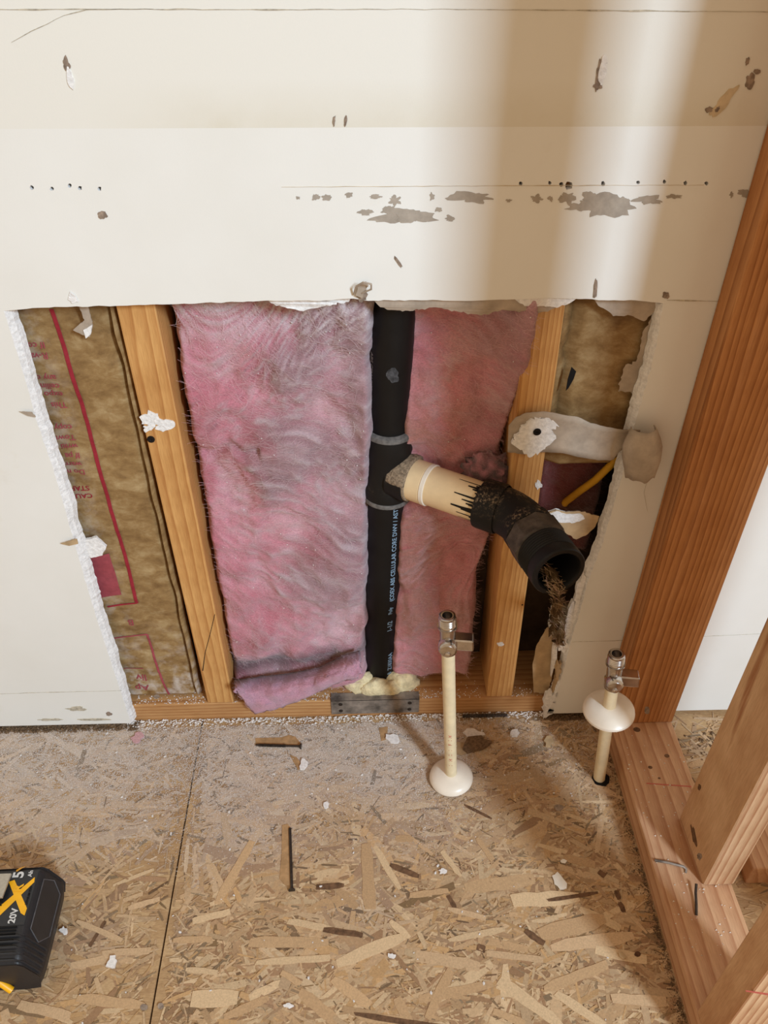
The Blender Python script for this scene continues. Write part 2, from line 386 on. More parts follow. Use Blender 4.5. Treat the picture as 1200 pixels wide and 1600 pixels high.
HERO = [(390,1473,513,1473,16),(525,1507,635,1462,18),(572,1320,578,1420,18),(340,1412,394,1316,13),(585,1322,625,1390,10),(520,1530,578,1572,15),(468,1550,528,1600,17),
(300,1562,372,1560,24),(650,1494,750,1511,17),(655,1562,770,1538,14),(668,1592,704,1516,14),(780,1532,880,1606,17),(800,1408,905,1402,21),(728,1387,836,1374,20),(842,1462,945,1436,24),
(860,1482,990,1462,18),(850,1546,948,1508,14),(868,1552,945,1604,13),(400,1505,515,1497,10),(618,1310,646,1312,10),(350,1590,420,1560,12),(610,1440,640,1466,10),(330,1350,352,1395,8),
(440,1520,470,1538,9),(700,1470,790,1452,9),(760,1490,850,1500,10),(560,1590,640,1596,12),(690,1330,720,1370,8),(905,1420,970,1452,12),(620,1560,640,1600,14),(270,1470,330,1468,9),(160,1490,235,1486,10),
(110,1510,180,1496,12),(120,1560,225,1572,14),(30,1570,110,1590,14),(290,1515,340,1520,8),(390,1560,440,1535,12),(300,1440,360,1425,10),(450,1440,520,1452,10),(700,1420,760,1436,8),(640,1400,700,1392,9),
(745,1310,770,1345,9),(800,1320,850,1300,12),(880,1340,930,1352,12),(930,1485,1010,1500,15),(955,1560,1040,1566,14),(770,1580,820,1600,10),(500,1390,545,1378,7),(200,1420,250,1405,8),(120,1440,190,1470,8)]
for (u0, v0, u1, v1, w) in HERO:
    a, b = az(u0, v0), az(u1, v1); d = (b-a); L = d.length; d.normalize(); q = Vector((-d.y, d.x, 0)); ww = w/1256.28*(((a+b)/2-CC).dot(fw))*1.05
    m = (a+b)/2
    px_ = panL if m.x < SX else panR
    o = strand_plate('wood_strand', m, d, q, L, ww, .0004, .0010, MT['osb'], px_); c = Vector(random.choice(PAL[:4])[:3])*random.uniform(.98, 1.10); setcol(o, [c]*len(o.data.vertices))
DARKS = [(495,1387,538,1384,9),(505,1453,566,1462,9),(555,1585,720,1612,8),(963,1392,967,1406,7),(968,1410,975,1426,8),(855,1408,935,1395,6),(610,1352,655,1370,9),(725,1258,768,1280,5),(140,1480,165,1440,5),(700,1400,712,1420,7),(935,1362,945,1370,9),(820,1455,850,1475,10),(745,1480,758,1484,10)]
for (u0, v0, u1, v1, w) in DARKS:
    a, b = az(u0, v0), az(u1, v1); d = (b-a); L = d.length; d.normalize(); q = Vector((-d.y, d.x, 0)); ww = w/1256.28*(((a+b)/2-CC).dot(fw))
    m = (a+b)/2; strand_plate('dark_strand', m, d, q, L, ww, .0004, .0012, MT['dark'], panL if m.x < SX else panR)

MT['shadetan'] = simple('tan_shadow_tone', srgb(176, 138, 96), .85, .2, 120, .4, .0006)
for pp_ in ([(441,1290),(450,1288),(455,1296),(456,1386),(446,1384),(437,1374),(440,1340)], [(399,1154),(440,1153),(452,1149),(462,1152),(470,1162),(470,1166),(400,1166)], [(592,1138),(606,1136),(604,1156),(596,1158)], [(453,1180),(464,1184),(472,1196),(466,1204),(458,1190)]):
    plate('shadow_strip', [az(u, v, .0006) for u, v in pp_], .0012, (0, 0, 1), MT['shadetan'], panR)  # tan strips painted as the shadows beside the nail, screw and chips
# ---- drywall sheet with the torn opening that runs down to the floor
ZB = .0125
PCOUNT = [0]
def xz(px, py): p = ay(px, py, 0); return Vector((p.x, p.z))
def poly(pxs, step=.004, amp=.0012, seed=0.):
    out = []
    for i in range(len(pxs)-1):
        out += ragline(xz(*pxs[i]), xz(*pxs[i+1]), step, amp, seed+i*5.3)[:-1]
    return out + [xz(*pxs[-1])]
left_edge = poly([(205,1131),(172,1030),(152,970),(134,910),(117,850),(113,838),(103,800),(84,735),(58,660),(52,640),(46,615),(25,545),(6,486)], .004, .0007, 1.)
top_edge = poly([(6,486),(60,481),(120,479),(180,478),(245,476),(330,473),(420,470),(500,470),(553,466),(575,470),(640,469),(720,470),(800,468),(870,466),(915,467),(935,468),(1000,470),(1036,474)], .005, .0009, 2.)
right_edge = poly([(1036,474),(1026,540),(1010,600),(993,660),(984,690),(973,740),(956,800),(941,850),(920,905),(905,960),(894,995),(880,1050),(866,1095),(853,1117)], .004, .0013, 3.)
hole = left_edge + top_edge[1:] + right_edge[1:]
outer = [Vector((-1.3, ZB)), *[Vector((p.x, p.y)) for p in hole], Vector((2.0, ZB)), Vector((2.0, 2.4)), Vector((-1.3, 2.4))]
outer[1].y = ZB; outer[len(hole)].y = ZB
HOLES = [(50,293,3.2),(81,295,3),(109,290,3),(125,294,3.2),(155,295,3.2),(814,287,3),(859,286,3),(877,288,3.4),(889,290,6),(942,287,3.4),(997,285,2.6),(1038,284,2.8),(1071,286,3),(1104,287,3.2),(910,323,4.5),(929,470,0)]
rings = []
for k, (u, v, r) in enumerate(HOLES):
    if r == 0: continue
    rings.append([xz(*p) for p in rag(u, v, r, r*1.1, 9, .25, k)])
loops = [outer] + rings
Vw = []; Fw = []; Mi = []
flat = [p for l in loops for p in l]; N = len(flat)
cenx = .2
def inset(i):
    p = flat[i]
    if 1 <= i <= len(hole):      # the broken core slopes into the opening
        j = .0050 + .0020*nz(p.x*35, p.y*35, 5) + .0008*nz(p.x*240, p.y*240, 8)
        f = (i-1)/len(hole); nl, nt = len(left_edge), len(top_edge)
        if i <= nl: return Vector((p.x+.002+j*1.3*min(1, .5+p.y*3), p.y))
        if i <= nl+nt-1: return Vector((p.x, p.y-j*.4))
        return Vector((p.x-j*1.1, p.y))
    return p
for p in flat: Vw.append((p.x, 0, p.y))
for i, p in enumerate(flat):
    q = inset(i).lerp(p, .35); jj = .0006*nz(p.x*300, p.y*300, 2); Vw.append((q.x+jj, .0055+jj, q.y))
for i in range(N): q = inset(i); Vw.append((q.x, .0127, q.y))
for t in geometry.tessellate_polygon([[Vector((p.x, p.y, 0)) for p in l] for l in loops]):
    Fw.append(tuple(t)); Mi.append(0); Fw.append(tuple(2*N+i for i in reversed(t))); Mi.append(2)
b = 0
for l in loops:
    for i in range(len(l)):
        j = (i+1) % len(l)
        for r in range(2):
            Fw.append((r*N+b+i, r*N+b+j, (r+1)*N+b+j, (r+1)*N+b+i)); Mi.append(1)
    b += len(l)
wall = struct(mk('wall_back', Vw, Fw, None, None, mats=[MT['paint'], MT['gypsum'], MT['paper']], midx=Mi)); fixn(wall)
# sheathing behind the studs closes the cavity
struct(box('wall_outer', (-1.3, .1025, 0), (2.0, .115, 2.4), MT['sheath']))

def wpatch(name, pix, h, mat, off=0.0, par=None):
    PCOUNT[0] += 1; h = h + PCOUNT[0]*.00001
    return plate(name, [Vector((p.x, off, p.z)) for p in (ay(u, v, 0) for u, v in pix)], h, (0, -1, 0), mat, par or wall)
PATCH = [(630,337,40,11),(573,331,12,4),(618,313,9,7),(606,327,10,6),(737,308,31,8),(703,341,8,5),(545,304,5,4),(466,309,3,2),(493,308,6,4),(510,308,6,4),(586,307,9,3),(838,310,8,5),(860,311,4,4),(886,310,12,9),(945,320,40,15),(905,324,20,5),(1012,312,22,8),(1053,307,12,3),(1143,304,3,4),(1166,303,12,5),(675,307,3,5),(795,313,4,2),(685,328,5,3),(645,340,22,8),(968,318,18,12),(925,310,14,8)]
for k, (u, v, rx, ry) in enumerate(PATCH): wpatch('peeled_patch', rag(u, v, rx, ry, 44, .5, k+1), .0003, MT['peel'])
GOUGE = [(934,118,3,22,.12),(944,96,5,4,0),(934,135,6,5,.1),(1108,171,6,4,-.4),(1121,170,5,3,-.9),(1172,126,7,13,.25),(1168,95,3,7,.3),(1182,112,5,4,0),(104,101,5,11,-.3),(160,336,7,6,.2),(930,452,3,13,.08),(566,462,8,10,.1),(522,188,2,9,.1),(540,188,2,8,.1),(622,409,2,10,-.6),(1040,462,5,5,0),(244,1088,5,3,0),(170,1115,4,3,0)]
for k, (u, v, rx, ry, ro) in enumerate(GOUGE): wpatch('gouge', rag(u, v, rx, ry, 22, .34, k+40, ro), .0004, MT['gouge'])
wpatch('brown_smear', rag(1132, 158, 7, 30, 26, .3, 61, .75), .0002, MT['smear'])
wpatch('bare_gypsum_spot', rag(110, 122, 5, 16, 18, .35, 62, -.2), .0006, MT['gypsum'])
wpatch('bare_gypsum_spot', rag(941, 112, 5, 22, 18, .35, 63, .12), .0007, MT['gypsum'])
def wline(name, pts, w, mat, seed=0, h=.0004):
    """thin irregular line lying on the wall"""
    P = [xz(*p) for p in pts]; c = []
    for i in range(len(P)-1): c += ragline(P[i], P[i+1], .006, .0004, seed+i)[:-1]
    c.append(P[-1]); a = []; b_ = []
    for i, p in enumerate(c):
        d = (c[min(i+1, len(c)-1)]-c[max(i-1, 0)]).normalized(); q = Vector((-d.y, d.x)); ww = w*(.15+.9*abs(nz(i*.17, seed, 3))*1.6)
        a.append(p+q*ww); b_.append(p-q*ww)
    V = [(p.x, -h, p.y) for p in a] + [(p.x, -h, p.y) for p in b_] + [(p.x, 0.0002, p.y) for p in a] + [(p.x, 0.0002, p.y) for p in b_]; n = len(a); F = []
    for i in range(n-1):
        F += [(i, i+1, n+i+1, n+i), (i, 2*n+i, 2*n+i+1, i+1), (n+i, n+i+1, 3*n+i+1, 3*n+i)]
    F += [(0, n, 3*n, 2*n), (n-1, 3*n-1, 4*n-1, 2*n-1)]
    return fixn(mk(name, V, F, mat, wall))
wline('paint_ridge', [(-60,15),(200,14),(420,15),(640,14),(900,16),(1260,19)], .0007, MT['dirt'], 2)
wline('scratch', [(18,66),(50,48),(100,24),(135,15),(240,14)], .0007, MT['dirt'], 4)
wline('paint_ridge', [(440,292),(640,291),(800,290),(1100,289)], .00028, MT['smear'], 6)
wline('knife_score', [(1042,469),(1135,471)], .0006, MT['dirt'], 8)
wline('paint_ridge', [(-60,1086),(60,1082),(190,1079)], .0007, MT['dirt'], 9)
wline('knife_score', [(893,1003),(960,1001),(1085,996)], .0004, MT['dirt'], 10)
wline('paint_ridge', [(1060,996),(1190,990)], .0005, MT['dirt'], 11)
wline('paint_crack', [(1012,800),(1006,770),(1014,740)], .0004, MT['dirt'], 12)
for k, (u, v, rx, ry) in enumerate([(120,1107,14,3),(150,1124,24,1.6),(80,1124,18,1.5)]): wpatch('grime_patch', rag(u, v, rx, ry, 20, .4, k+80), .0003, MT['dirt'])

def flap(name, pix, Yf, mat, thick=.0006, par=None, amp=.0):
    """torn sheet of paper: outline on pixels, depth Y given by a function of (u,v)"""
    pts = [ay(u, v, Yf(u, v)) for u, v in pix]
    c = sum(pts, Vector())/len(pts); V = []; F = []
    n = len(pts)
    for t in (0, 1):
        for p in pts: V.append(p + Vector((0, thick*t, 0)))
    tri = geometry.tessellate_polygon([[Vector((p.x, p.z, 0)) for p in pts]])
    for t in tri: F.append(tuple(t)); F.append(tuple(n+i for i in reversed(t)))
    for i in range(n): j = (i+1) % n; F.append((i, j, n+j, n+i))
    return fixn(mk(name, V, F, mat, par or wall))
def ragpix(pts, step=4, amp=1.5, seed=0.):
    out = []
    for i in range(len(pts)-1):
        a, b_ = Vector(pts[i]), Vector(pts[i+1]); L = (b_-a).length; n = max(1, int(L/step))
        for k in range(n):
            p = a.lerp(b_, k/n); out.append((p.x + amp*nz(k*.7+seed, i, 1)*1.6, p.y + amp*nz(k*.7+seed, i, 7)*1.6))
    return out + [pts[-1]]
# paper and core left hanging from the upper edge of the opening
flap('torn_paper', [(415,466)] + ragpix([(424,474),(445,480),(470,486),(490,482),(520,476),(545,472)], 4, 2, 1) + [(550,462)], lambda u, v: .006+.004*nz(u*.03, v*.03), MT['gypsum'], .0015)
flap('torn_paper', [(578,462)] + ragpix([(590,476),(605,484),(640,486),(680,480),(720,488),(752,493),(785,484),(830,490),(856,487),(872,478)], 5, 2, 2) + [(880,462)], lambda u, v: .005+.003*nz(u*.03, v*.03), MT['paper'], .0012)
flap('torn_paper', [(800,464)] + ragpix([(812,474),(830,480),(850,478),(870,481),(890,474)], 4, 2, 12) + [(905,464)], lambda u, v: .002, MT['gypsum'], .003)
flap('torn_paper', [(925,462)] + ragpix([(935,478),(950,486),(958,494),(985,493),(1006,502),(1020,490)], 4, 1.5, 3) + [(1034,470)], lambda u, v: .010+.002*nz(u*.03, v*.03), MT['paper'], .0008)
flap('torn_paper', [(1024,480)] + ragpix([(1016,500),(1004,520),(1000,548),(994,565),(978,570),(970,590),(966,612),(985,612),(990,618)], 4, 2.5, 4) + [(1004,596),(1018,552)], lambda u, v: .0135, MT['paper'], .0006)
flap('torn_paper', [(109,456)] + ragpix([(106,468),(112,474),(122,472)], 3, 1.5, 5) + [(117,462)], lambda u, v: -.0015, MT['gypsum'], .001)
tube('loose_paper_thread', [ay(553,460,-.002), ay(556,448,-.008), ay(568,441,-.014), ay(580,444,-.012), ay(580,452,-.008), ay(566,458,-.004)], .0010, MT['paper'], wall, 6)
flap('torn_paper', ragpix([(556,462),(560,446),(572,440),(576,447),(568,456),(566,466)], 4, 1, 6), lambda u, v: -.004, MT['paper'], .0006)
# a dangling torn piece at the top of the left kraft batt
flap('torn_paper', ragpix([(118,468),(124,480),(132,500),(118,512),(114,516),(128,523),(140,527),(145,510),(140,490),(135,470)], 4, 1.5, 7), lambda u, v: .012, MT['paper'], .0015)
flap('torn_paper', ragpix([(130,516),(144,508),(142,522),(134,529)], 3, 1, 8), lambda u, v: .0105, MT['gypsum'], .002)
# slivers standing off the left cut
flap('paper_sliver', ragpix([(30,643),(50,644),(56,652),(44,650)], 3, .6, 9), lambda u, v: -.004, MT['paper'], .0006)
flap('paper_sliver', ragpix([(95,850),(120,842),(122,850),(108,853)], 3, .6, 10), lambda u, v: -.006, MT['tanpaper'], .0008)
flap('bare_gypsum_spot', ragpix([(124,846),(150,840),(166,855),(160,868),(142,872),(130,862)], 4, 1.5, 11), lambda u, v: .010, MT['gypsum'], .004)

# broken lower right edge: ragged core and paper along the opening
for k, (u, v, rx, ry, ro, Y, mt) in enumerate([(858,1100,9,20,.3,.0,'gypsum'),(872,1068,7,20,.25,.004,'tanpaper'),(867,1020,4,30,.1,.004,'gypsum'),(893,970,6,36,.3,.003,'gypsum'),(878,1010,8,9,.3,.002,'gypsum'),(905,925,5,30,.28,.002,'gypsum'),(873,1046,5,14,.2,-.001,'tanpaper'),(882,975,9,14,.3,.008,'tanpaper'),(862,975,3,16,.05,.006,'gypsum')]):
    V, F = [], []; o_ = [ay(x_, y_, Y) for x_, y_ in rag(u, v, rx, ry, 22, .5, k+200, ro)]
    plate('broken_edge_piece', o_, .006, (0, 1, 0), MT[mt], wall)
flap('torn_paper', ragpix([(832,1040),(838,1010),(852,985),(866,972),(870,990),(868,1030),(862,1060),(856,1084),(834,1082)], 4, 1.2, 14), lambda u, v: .014, MT['tanpaper'], .0008)

# ================================================================== FRAMING IN THE OPENING
FY = .0127
def stud_pix(name, bl, br, tl, tr, mat, label, z0=.038, z1=1.0, depth=.089, Y=FY):
    a0, a1 = ay(*bl, Y), ay(*br, Y); t0, t1 = ay(*tl, Y), ay(*tr, Y)
    def xat(p, q, z): return p.x + (q.x-p.x)*(z-p.z)/(q.z-p.z)
    w = .038
    xm0 = (xat(a0, t0, z0)+xat(a1, t1, z0))/2; xm1 = (xat(a0, t0, z1)+xat(a1, t1, z1))/2
    o = box(name, (xm0-w/2, Y, z0), (xm0+w/2, Y+depth, z1), mat, None, .0022, (xm1-xm0, 0))
    return tag(o, label, 'stud', 'studs in the wall cavity')
stL = stud_pix('wall_stud', (323,1097), (366,1098), (180,480), (243,480), MT['stud'], 'honey-coloured wooden stud between the kraft paper and the large pink batt')
stR = stud_pix('wall_stud', (760,1092), (800,1093), (822,485), (884,485), MT['stud'], 'honey-coloured wooden stud behind the angled drain arm')
tag(box('sole_plate', (-.3, FY, .0002), (1.2, FY+.089, .038), MT['sole'], None, .002), 'horizontal wooden plate on the floor under the wall studs', 'plate')
# marks on the left stud and the right stud
def smear(par, px, Y, mat, h=.0012):
    return plate('plaster_smear', [Vector((p.x, Y, p.z)) for p in (ay(u, v, Y) for u, v in px)], h, (0, -1, 0), mat, par)
smear(stL, rag(236, 655, 13, 11, 24, .5, 300), FY, MT['gypsum']); smear(stL, rag(255, 662, 15, 9, 24, .5, 301), FY, MT['gypsum'], .0015); smear(stL, rag(232, 668, 9, 5, 20, .5, 302), FY, MT['gypsum'], .001)
lathe('screw_head', ay(236,686,FY), (0, -1, 0), [(0, .0042), (.0012, .0042), (.0012, .0018), (.0003, .0012)], MT['screw'], stL, 14)
smear(stR, rag(841, 757, 5, 6, 14, .5, 303), FY, MT['gypsum']); smear(stR, rag(782, 1006, 5, 3, 14, .4, 304), FY, MT['gypsum'])
lathe('nail_hole', ay(816,945,FY), (0, -1, 0), [(0, .0012), (.0002, .0012)], MT['hole'], stR, 8)
plate('crack', [Vector((p.x, FY, p.z)) for p in (ay(u, v, FY) for u, v in [(335,960),(328,990),(320,1020),(316,1048),(317.5,1048),(321,1020),(329,990),(336,960)])], .0002, (0, -1, 0), MT['hole'], stL)

# ---- fibreglass
PK = Vector(srgb(228, 152, 164)[:3]); PKL = Vector(srgb(242, 200, 206)[:3]); PKD = Vector(srgb(190, 86, 98)[:3]); GR = Vector(srgb(172, 146, 148)[:3]); GRD = Vector(srgb(104, 88, 90)[:3]); PURP = Vector(srgb(206, 168, 190)[:3])
def batt(name, x0f, x1f, z0, z1, Y, amp, nx, nzv, colf, label, yf=None, edge=.012, z0r=.03):
    """soft batt: front surface as a displaced grid whose edges roll back into the cavity"""
    V = []; F = []; C = []
    for k in range(nzv+1):
        z = z0 + (z1-z0)*k/nzv; xa, xb = x0f(z), x1f(z)
        for i in range(nx+1):
            s = i/nx; x = xa + (xb-xa)*s
            e = min(s, 1-s)*(xb-xa); roll = max(0., 1-e/edge); eb = (z-z0); rb = max(0., 1-eb/.02)
            wx, wz = x + .02*nz(x*11, z*11, 31), z + .02*nz(x*11, z*11, 57); p = Vector((wx*11, 0, wz*9)); n1 = fbm(p, 4); th_ = .5+1.2*nz(x*5, z*5, 77); ca, sa_ = math.cos(th_), math.sin(th_); n2 = fbm(Vector(((wx*ca-wz*sa_)*26, 3, (wx*sa_+wz*ca)*95)), 5); n3 = 1-abs(nz(wx*13+nz(x*8, z*8, 2), wz*17, 6))*2.4
            y = Y - amp*(n1*1.0 + n2*.12 + max(0, n3)*.28) + (roll**2)*.035 + (rb**2)*.03
            if yf: y += yf(x, z)
            zz = z + z0r*rb*nz(x*30, 5, 5)
            V.append((x + .002*nz(z*50, s*3, 1)*(1 if roll else 0), y, zz)); C.append(colf(x, z, n1, n2, n3, roll))
    for k in range(nzv):
        for i in range(nx):
            a = k*(nx+1)+i; F.append((a, a+1, a+nx+2, a+nx+1))
    g = empty(name); tag(g, label, 'insulation')
    o = mk('front_surface', V, F, MT['pink'], g, True); setcol(o, C)
    return g, o
def fibres(par, o, n, colf, L=(.006, .02), w=.00009, lift=.0012, name='loose_fibres', filt=None):
    me = o.data; V = []; F = []; C = []; vs = me.vertices; ca_ = me.color_attributes['col'].data
    for _ in range(n):
        iv = random.randrange(len(vs)); v = vs[iv]
        if filt and not filt(v.co): continue
        p = v.co.copy(); p.y -= .0006; th_ = .5+1.2*nz(p.x*5, p.z*5, 77); a = -th_ + random.gauss(0, .35 if random.random() < .75 else 1.2); d = Vector((math.cos(a), 0, math.sin(a)))
        Lf = random.uniform(*L); q = Vector((-d.z, 0, d.x)); cv = random.uniform(-1, 1)*.6; lf = random.random()*lift; b = len(V); ns = 4
        c = Vector(ca_[iv].color[:3]).lerp(colf(p), .45)
        for i in range(ns+1):
            t = i/ns; off = p + d*(Lf*(t-.5)) + q*(cv*Lf*(t-.5)**2) + Vector((0, -lf*math.sin(math.pi*t), 0))
            V += [off + q*w, off - q*w]; C += [c, c]
        for i in range(ns): F.append((b+2*i, b+2*i+1, b+2*i+3, b+2*i+2))
    f = mk(name, V, F, MT['fibre'], par); setcol(f, C); f['kind'] = 'stuff'; return f
xL0 = lambda z: ay(243 + (366-243)*0, 480, FY).x + .003 if False else .0405 + .002*nz(z*20, 1, 1)
# pipe centre line
PA, PB = Vector((.2590, .06, .1140)), Vector((.2685, .06, .5377))
def pipe_x(z): return PA.x + (PB.x-PA.x)*(z-PA.z)/(PB.z-PA.z)
def col_left(x, z, n1, n2, n3, roll):
    s = (x-.04)/.2; g = .95*max(0, min(1, (s-.30)*2.0 + n1*1.1 - .05))
    streak = max(-1, min(1, n2*1.5))
    g = max(0, min(.85, g + streak*.28*(s > .2)))
    # the lower left stays clean pink, a sooty fold lies near the bottom
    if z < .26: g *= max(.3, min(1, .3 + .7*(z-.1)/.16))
    c = PK.lerp(PKD, max(0, min(1, n1*1.4-.15)) * (.7 if s < .55 else .2)); c = c.lerp(PKL, max(0, min(.8, -n1*1.1 + n2*.3)))
    c = c.lerp(GR, g*.9); c = c.lerp(Vector((.80, .66, .69)), max(0, streak)*.45*g + .12*max(0, streak)); c = c*(1-.30*max(0, -streak)*(.4+.6*g)); deep = max(0, nz(x*14+5, z*12, 41)-.12)*(1.6 if s < .5 else .5); c = c.lerp(PKD, min(.75, deep*1.6))
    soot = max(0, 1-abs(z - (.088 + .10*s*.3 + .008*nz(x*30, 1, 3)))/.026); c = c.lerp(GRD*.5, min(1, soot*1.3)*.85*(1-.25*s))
    fr = max(0, (z-.60)/.06); c = c.lerp(Vector((.9, .80, .82)), min(.75, fr*max(0, n2+.35)*1.4))
    return c
gL, oL = batt('pink_insulation_batt', lambda z: .0405+.001*nz(z*20, 1, 1), lambda z: pipe_x(z)-.018+.003*nz(z*25, 1, 2), .055, .74, .034, .017, 110, 330, col_left,
  'large dusty pink fibreglass batt between the left stud and the black pipe', yf=lambda x, z: .010*max(0, 1-abs(z-.088-.1*(x-.04))/.016) + (.010*max(0, 1-abs(z-.47-.02*nz(x*40, 1, 1))/.012) if x < .12 else 0) - .012*max(0, .11-z)/.05)
fibres(gL, oL, 7500, filt=lambda p: .052 < p.x < pipe_x(p.z)-.036, colf=lambda p: Vector(random.choice([(.86, .70, .73), (.80, .55, .60), (.72, .60, .62), (.92, .86, .86)])), L=(.008, .030))
def specks(par, o, n, zmin, prob):
    V = []; F = []; vs = o.data.vertices
    for _ in range(n):
        p = vs[random.randrange(len(vs))].co
        if random.random() > prob(p): continue
        s_ = random.choice([.0004, .0005, .0007, .0011]); b = len(V); a = random.uniform(0, 6)
        for i in range(3): V.append(p + Vector((s_*math.cos(a+2.1*i), -.001, s_*math.sin(a+2.1*i))))
        V.append(p + Vector((0, -.001-s_, 0))); F += [(b, b+1, b+3), (b+1, b+2, b+3), (b+2, b, b+3)]
    f = mk('gypsum_specks', V, F, MT['dust'], par); f['kind'] = 'stuff'; return f
specks(gL, oL, 7000, .5, lambda p: .03 + .9*max(0, (p.z-.60)/.07)*max(0, .2+nz(p.x*30, p.z*30, 3)) + (.25 if p.x > .2 else 0)*max(0, nz(p.x*20, p.z*12, 9)))
# torn flap curling out over the plate at the batt's foot
def torn_flap():
    V = []; F = []; C = []
    n, mrow = 44, 16
    topl = [(366,1062),(400,1058),(450,1052),(500,1042),(540,1022),(562,1016)]; botl = [(372,1085),(398,1117),(440,1106),(490,1086),(530,1066),(560,1060)]
    def interp(L, t):
        f = t*(len(L)-1); i = min(int(f), len(L)-2); f -= i; return (L[i][0]+(L[i+1][0]-L[i][0])*f, L[i][1]+(L[i+1][1]-L[i][1])*f)
    for k in range(mrow+1):
        for i in range(n+1):
            a, b_ = interp(topl, i/n), interp(botl, i/n); t = k/mrow; u, v = a[0]+(b_[0]-a[0])*t, a[1]+(b_[1]-a[1])*t
            y = .020 - .034*math.sin(t*math.pi*.62) + .006*nz(u*.05, v*.08, 3) + .003*nz(u*.2, v*.2, 5)
            u += 2.5*nz(i*.5, k*.5, 2); v += (2.5*nz(i*.8, k*.8, 6) if k == mrow else 0)
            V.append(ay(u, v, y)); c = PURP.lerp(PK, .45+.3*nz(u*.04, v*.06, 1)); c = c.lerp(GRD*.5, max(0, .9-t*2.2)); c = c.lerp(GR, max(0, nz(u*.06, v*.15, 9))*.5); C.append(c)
    for k in range(mrow):
        for i in range(n): a = k*(n+1)+i; F.append((a, a+1, a+n+2, a+n+1))
    o = mk('torn_flap', V, F, MT['pink'], gL, True); setcol(o, C)
    s = o.modifiers.new('thick', 'SOLIDIFY'); s.thickness = .006; s.offset = 1
    return o
tf = torn_flap(); fibres(gL, tf, 260, lambda p: Vector((.82, .68, .74)), (.005, .014))
BR = Vector(srgb(190, 134, 118)[:3])
def col_right(x, z, n1, n2, n3, roll):
    c = Vector(srgb(240, 162, 170)[:3]).lerp(BR, max(0, min(.8, .35 + n1*1.3 - (x-.28)*1.5))); c = c.lerp(PKD, max(0, n2*.8)); c = c.lerp(PURP, max(0, min(.6, (x-.34)*5*(.5+n1))))
    streak = nz(x*20, z*60, 4); c = c.lerp(GR, max(0, streak)*.4)
    c = c.lerp(PKL, max(0, nz(x*26, z*16, 21)+n2*.8-.1)*.8)
    if z > .6: c = c.lerp(PKL, min(.6, (z-.6)*5*max(0, n2+.4)))
    return c
gR, oR = batt('pink_insulation_batt', lambda z: pipe_x(z)+.010, lambda z: .404-.012*max(0, min(1, (.30-z)/.06)) + .003*nz(z*25, 4, 2) + .012*max(0, min(1, (z-.46)/.1)), .052, .74, .050, .018, 90, 330, col_right,
  'brownish pink fibreglass batt between the black pipe and the right stud', yf=lambda x, z: -.036*max(0, min(1, (x-.36)/.04))*max(0, min(1, (z-.5)/.1)) - .012*max(0, min(1, (.22-z)/.1)))
fibres(gR, oR, 4500, filt=lambda p: p.x > pipe_x(p.z)+.036, colf=lambda p: Vector(random.choice([(.80, .58, .56), (.62, .42, .40), (.85, .76, .74)])), L=(.006, .024)); specks(gR, oR, 1600, .5, lambda p: .03 + .8*max(0, (p.z-.60)/.07)*max(0, .2+nz(p.x*30, p.z*30, 3)))
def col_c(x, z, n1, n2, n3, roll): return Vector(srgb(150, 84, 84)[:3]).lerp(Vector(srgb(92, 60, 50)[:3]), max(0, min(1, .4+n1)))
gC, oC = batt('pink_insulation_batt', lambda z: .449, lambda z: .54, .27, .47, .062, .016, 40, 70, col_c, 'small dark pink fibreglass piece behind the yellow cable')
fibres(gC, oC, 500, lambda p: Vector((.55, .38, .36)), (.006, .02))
# soft lint roll hanging behind the arm
def blob(name, c, rx, ry, rz, mat, par=None, n=20, amp=.25, fr=60, colf=None, seed=0):
    V = []; F = []; c = Vector(c); nr = n//2
    for k in range(nr+1):
        th = math.pi*k/nr
        for i in range(n):
            ph = 2*math.pi*i/n; d = Vector((math.sin(th)*math.cos(ph), math.sin(th)*math.sin(ph), math.cos(th)))
            s = 1 + amp*fbm(d*fr*.03+Vector((seed*3.3, 0, 0)), 4); V.append(c + Vector((d.x*rx, d.y*ry, d.z*rz))*s)
    for k in range(nr):
        for i in range(n): j = (i+1) % n; F.append((k*n+i, k*n+j, (k+1)*n+j, (k+1)*n+i))
    o = fixn(mk(name, V, F, mat, par, True))
    bm = bmesh.new(); bm.from_mesh(o.data); bmesh.ops.remove_doubles(bm, verts=bm.verts, dist=1e-6); bm.to_mesh(o.data); bm.free()
    if colf: setcol(o, [colf(v.co) for v in o.data.vertices])
    return o
bl = blob('dirty_wad', ay(762,738,.03), .026, .012, .024, MT['pink'], gR, 32, .5, 90, lambda p: GRD.lerp(PK, max(0, .3+nz(p.x*90, p.y*90, p.z*90)))); fibres(gR, bl, 260, lambda p: Vector((.5, .40, .38)), (.008, .02), name='wad_fibres')

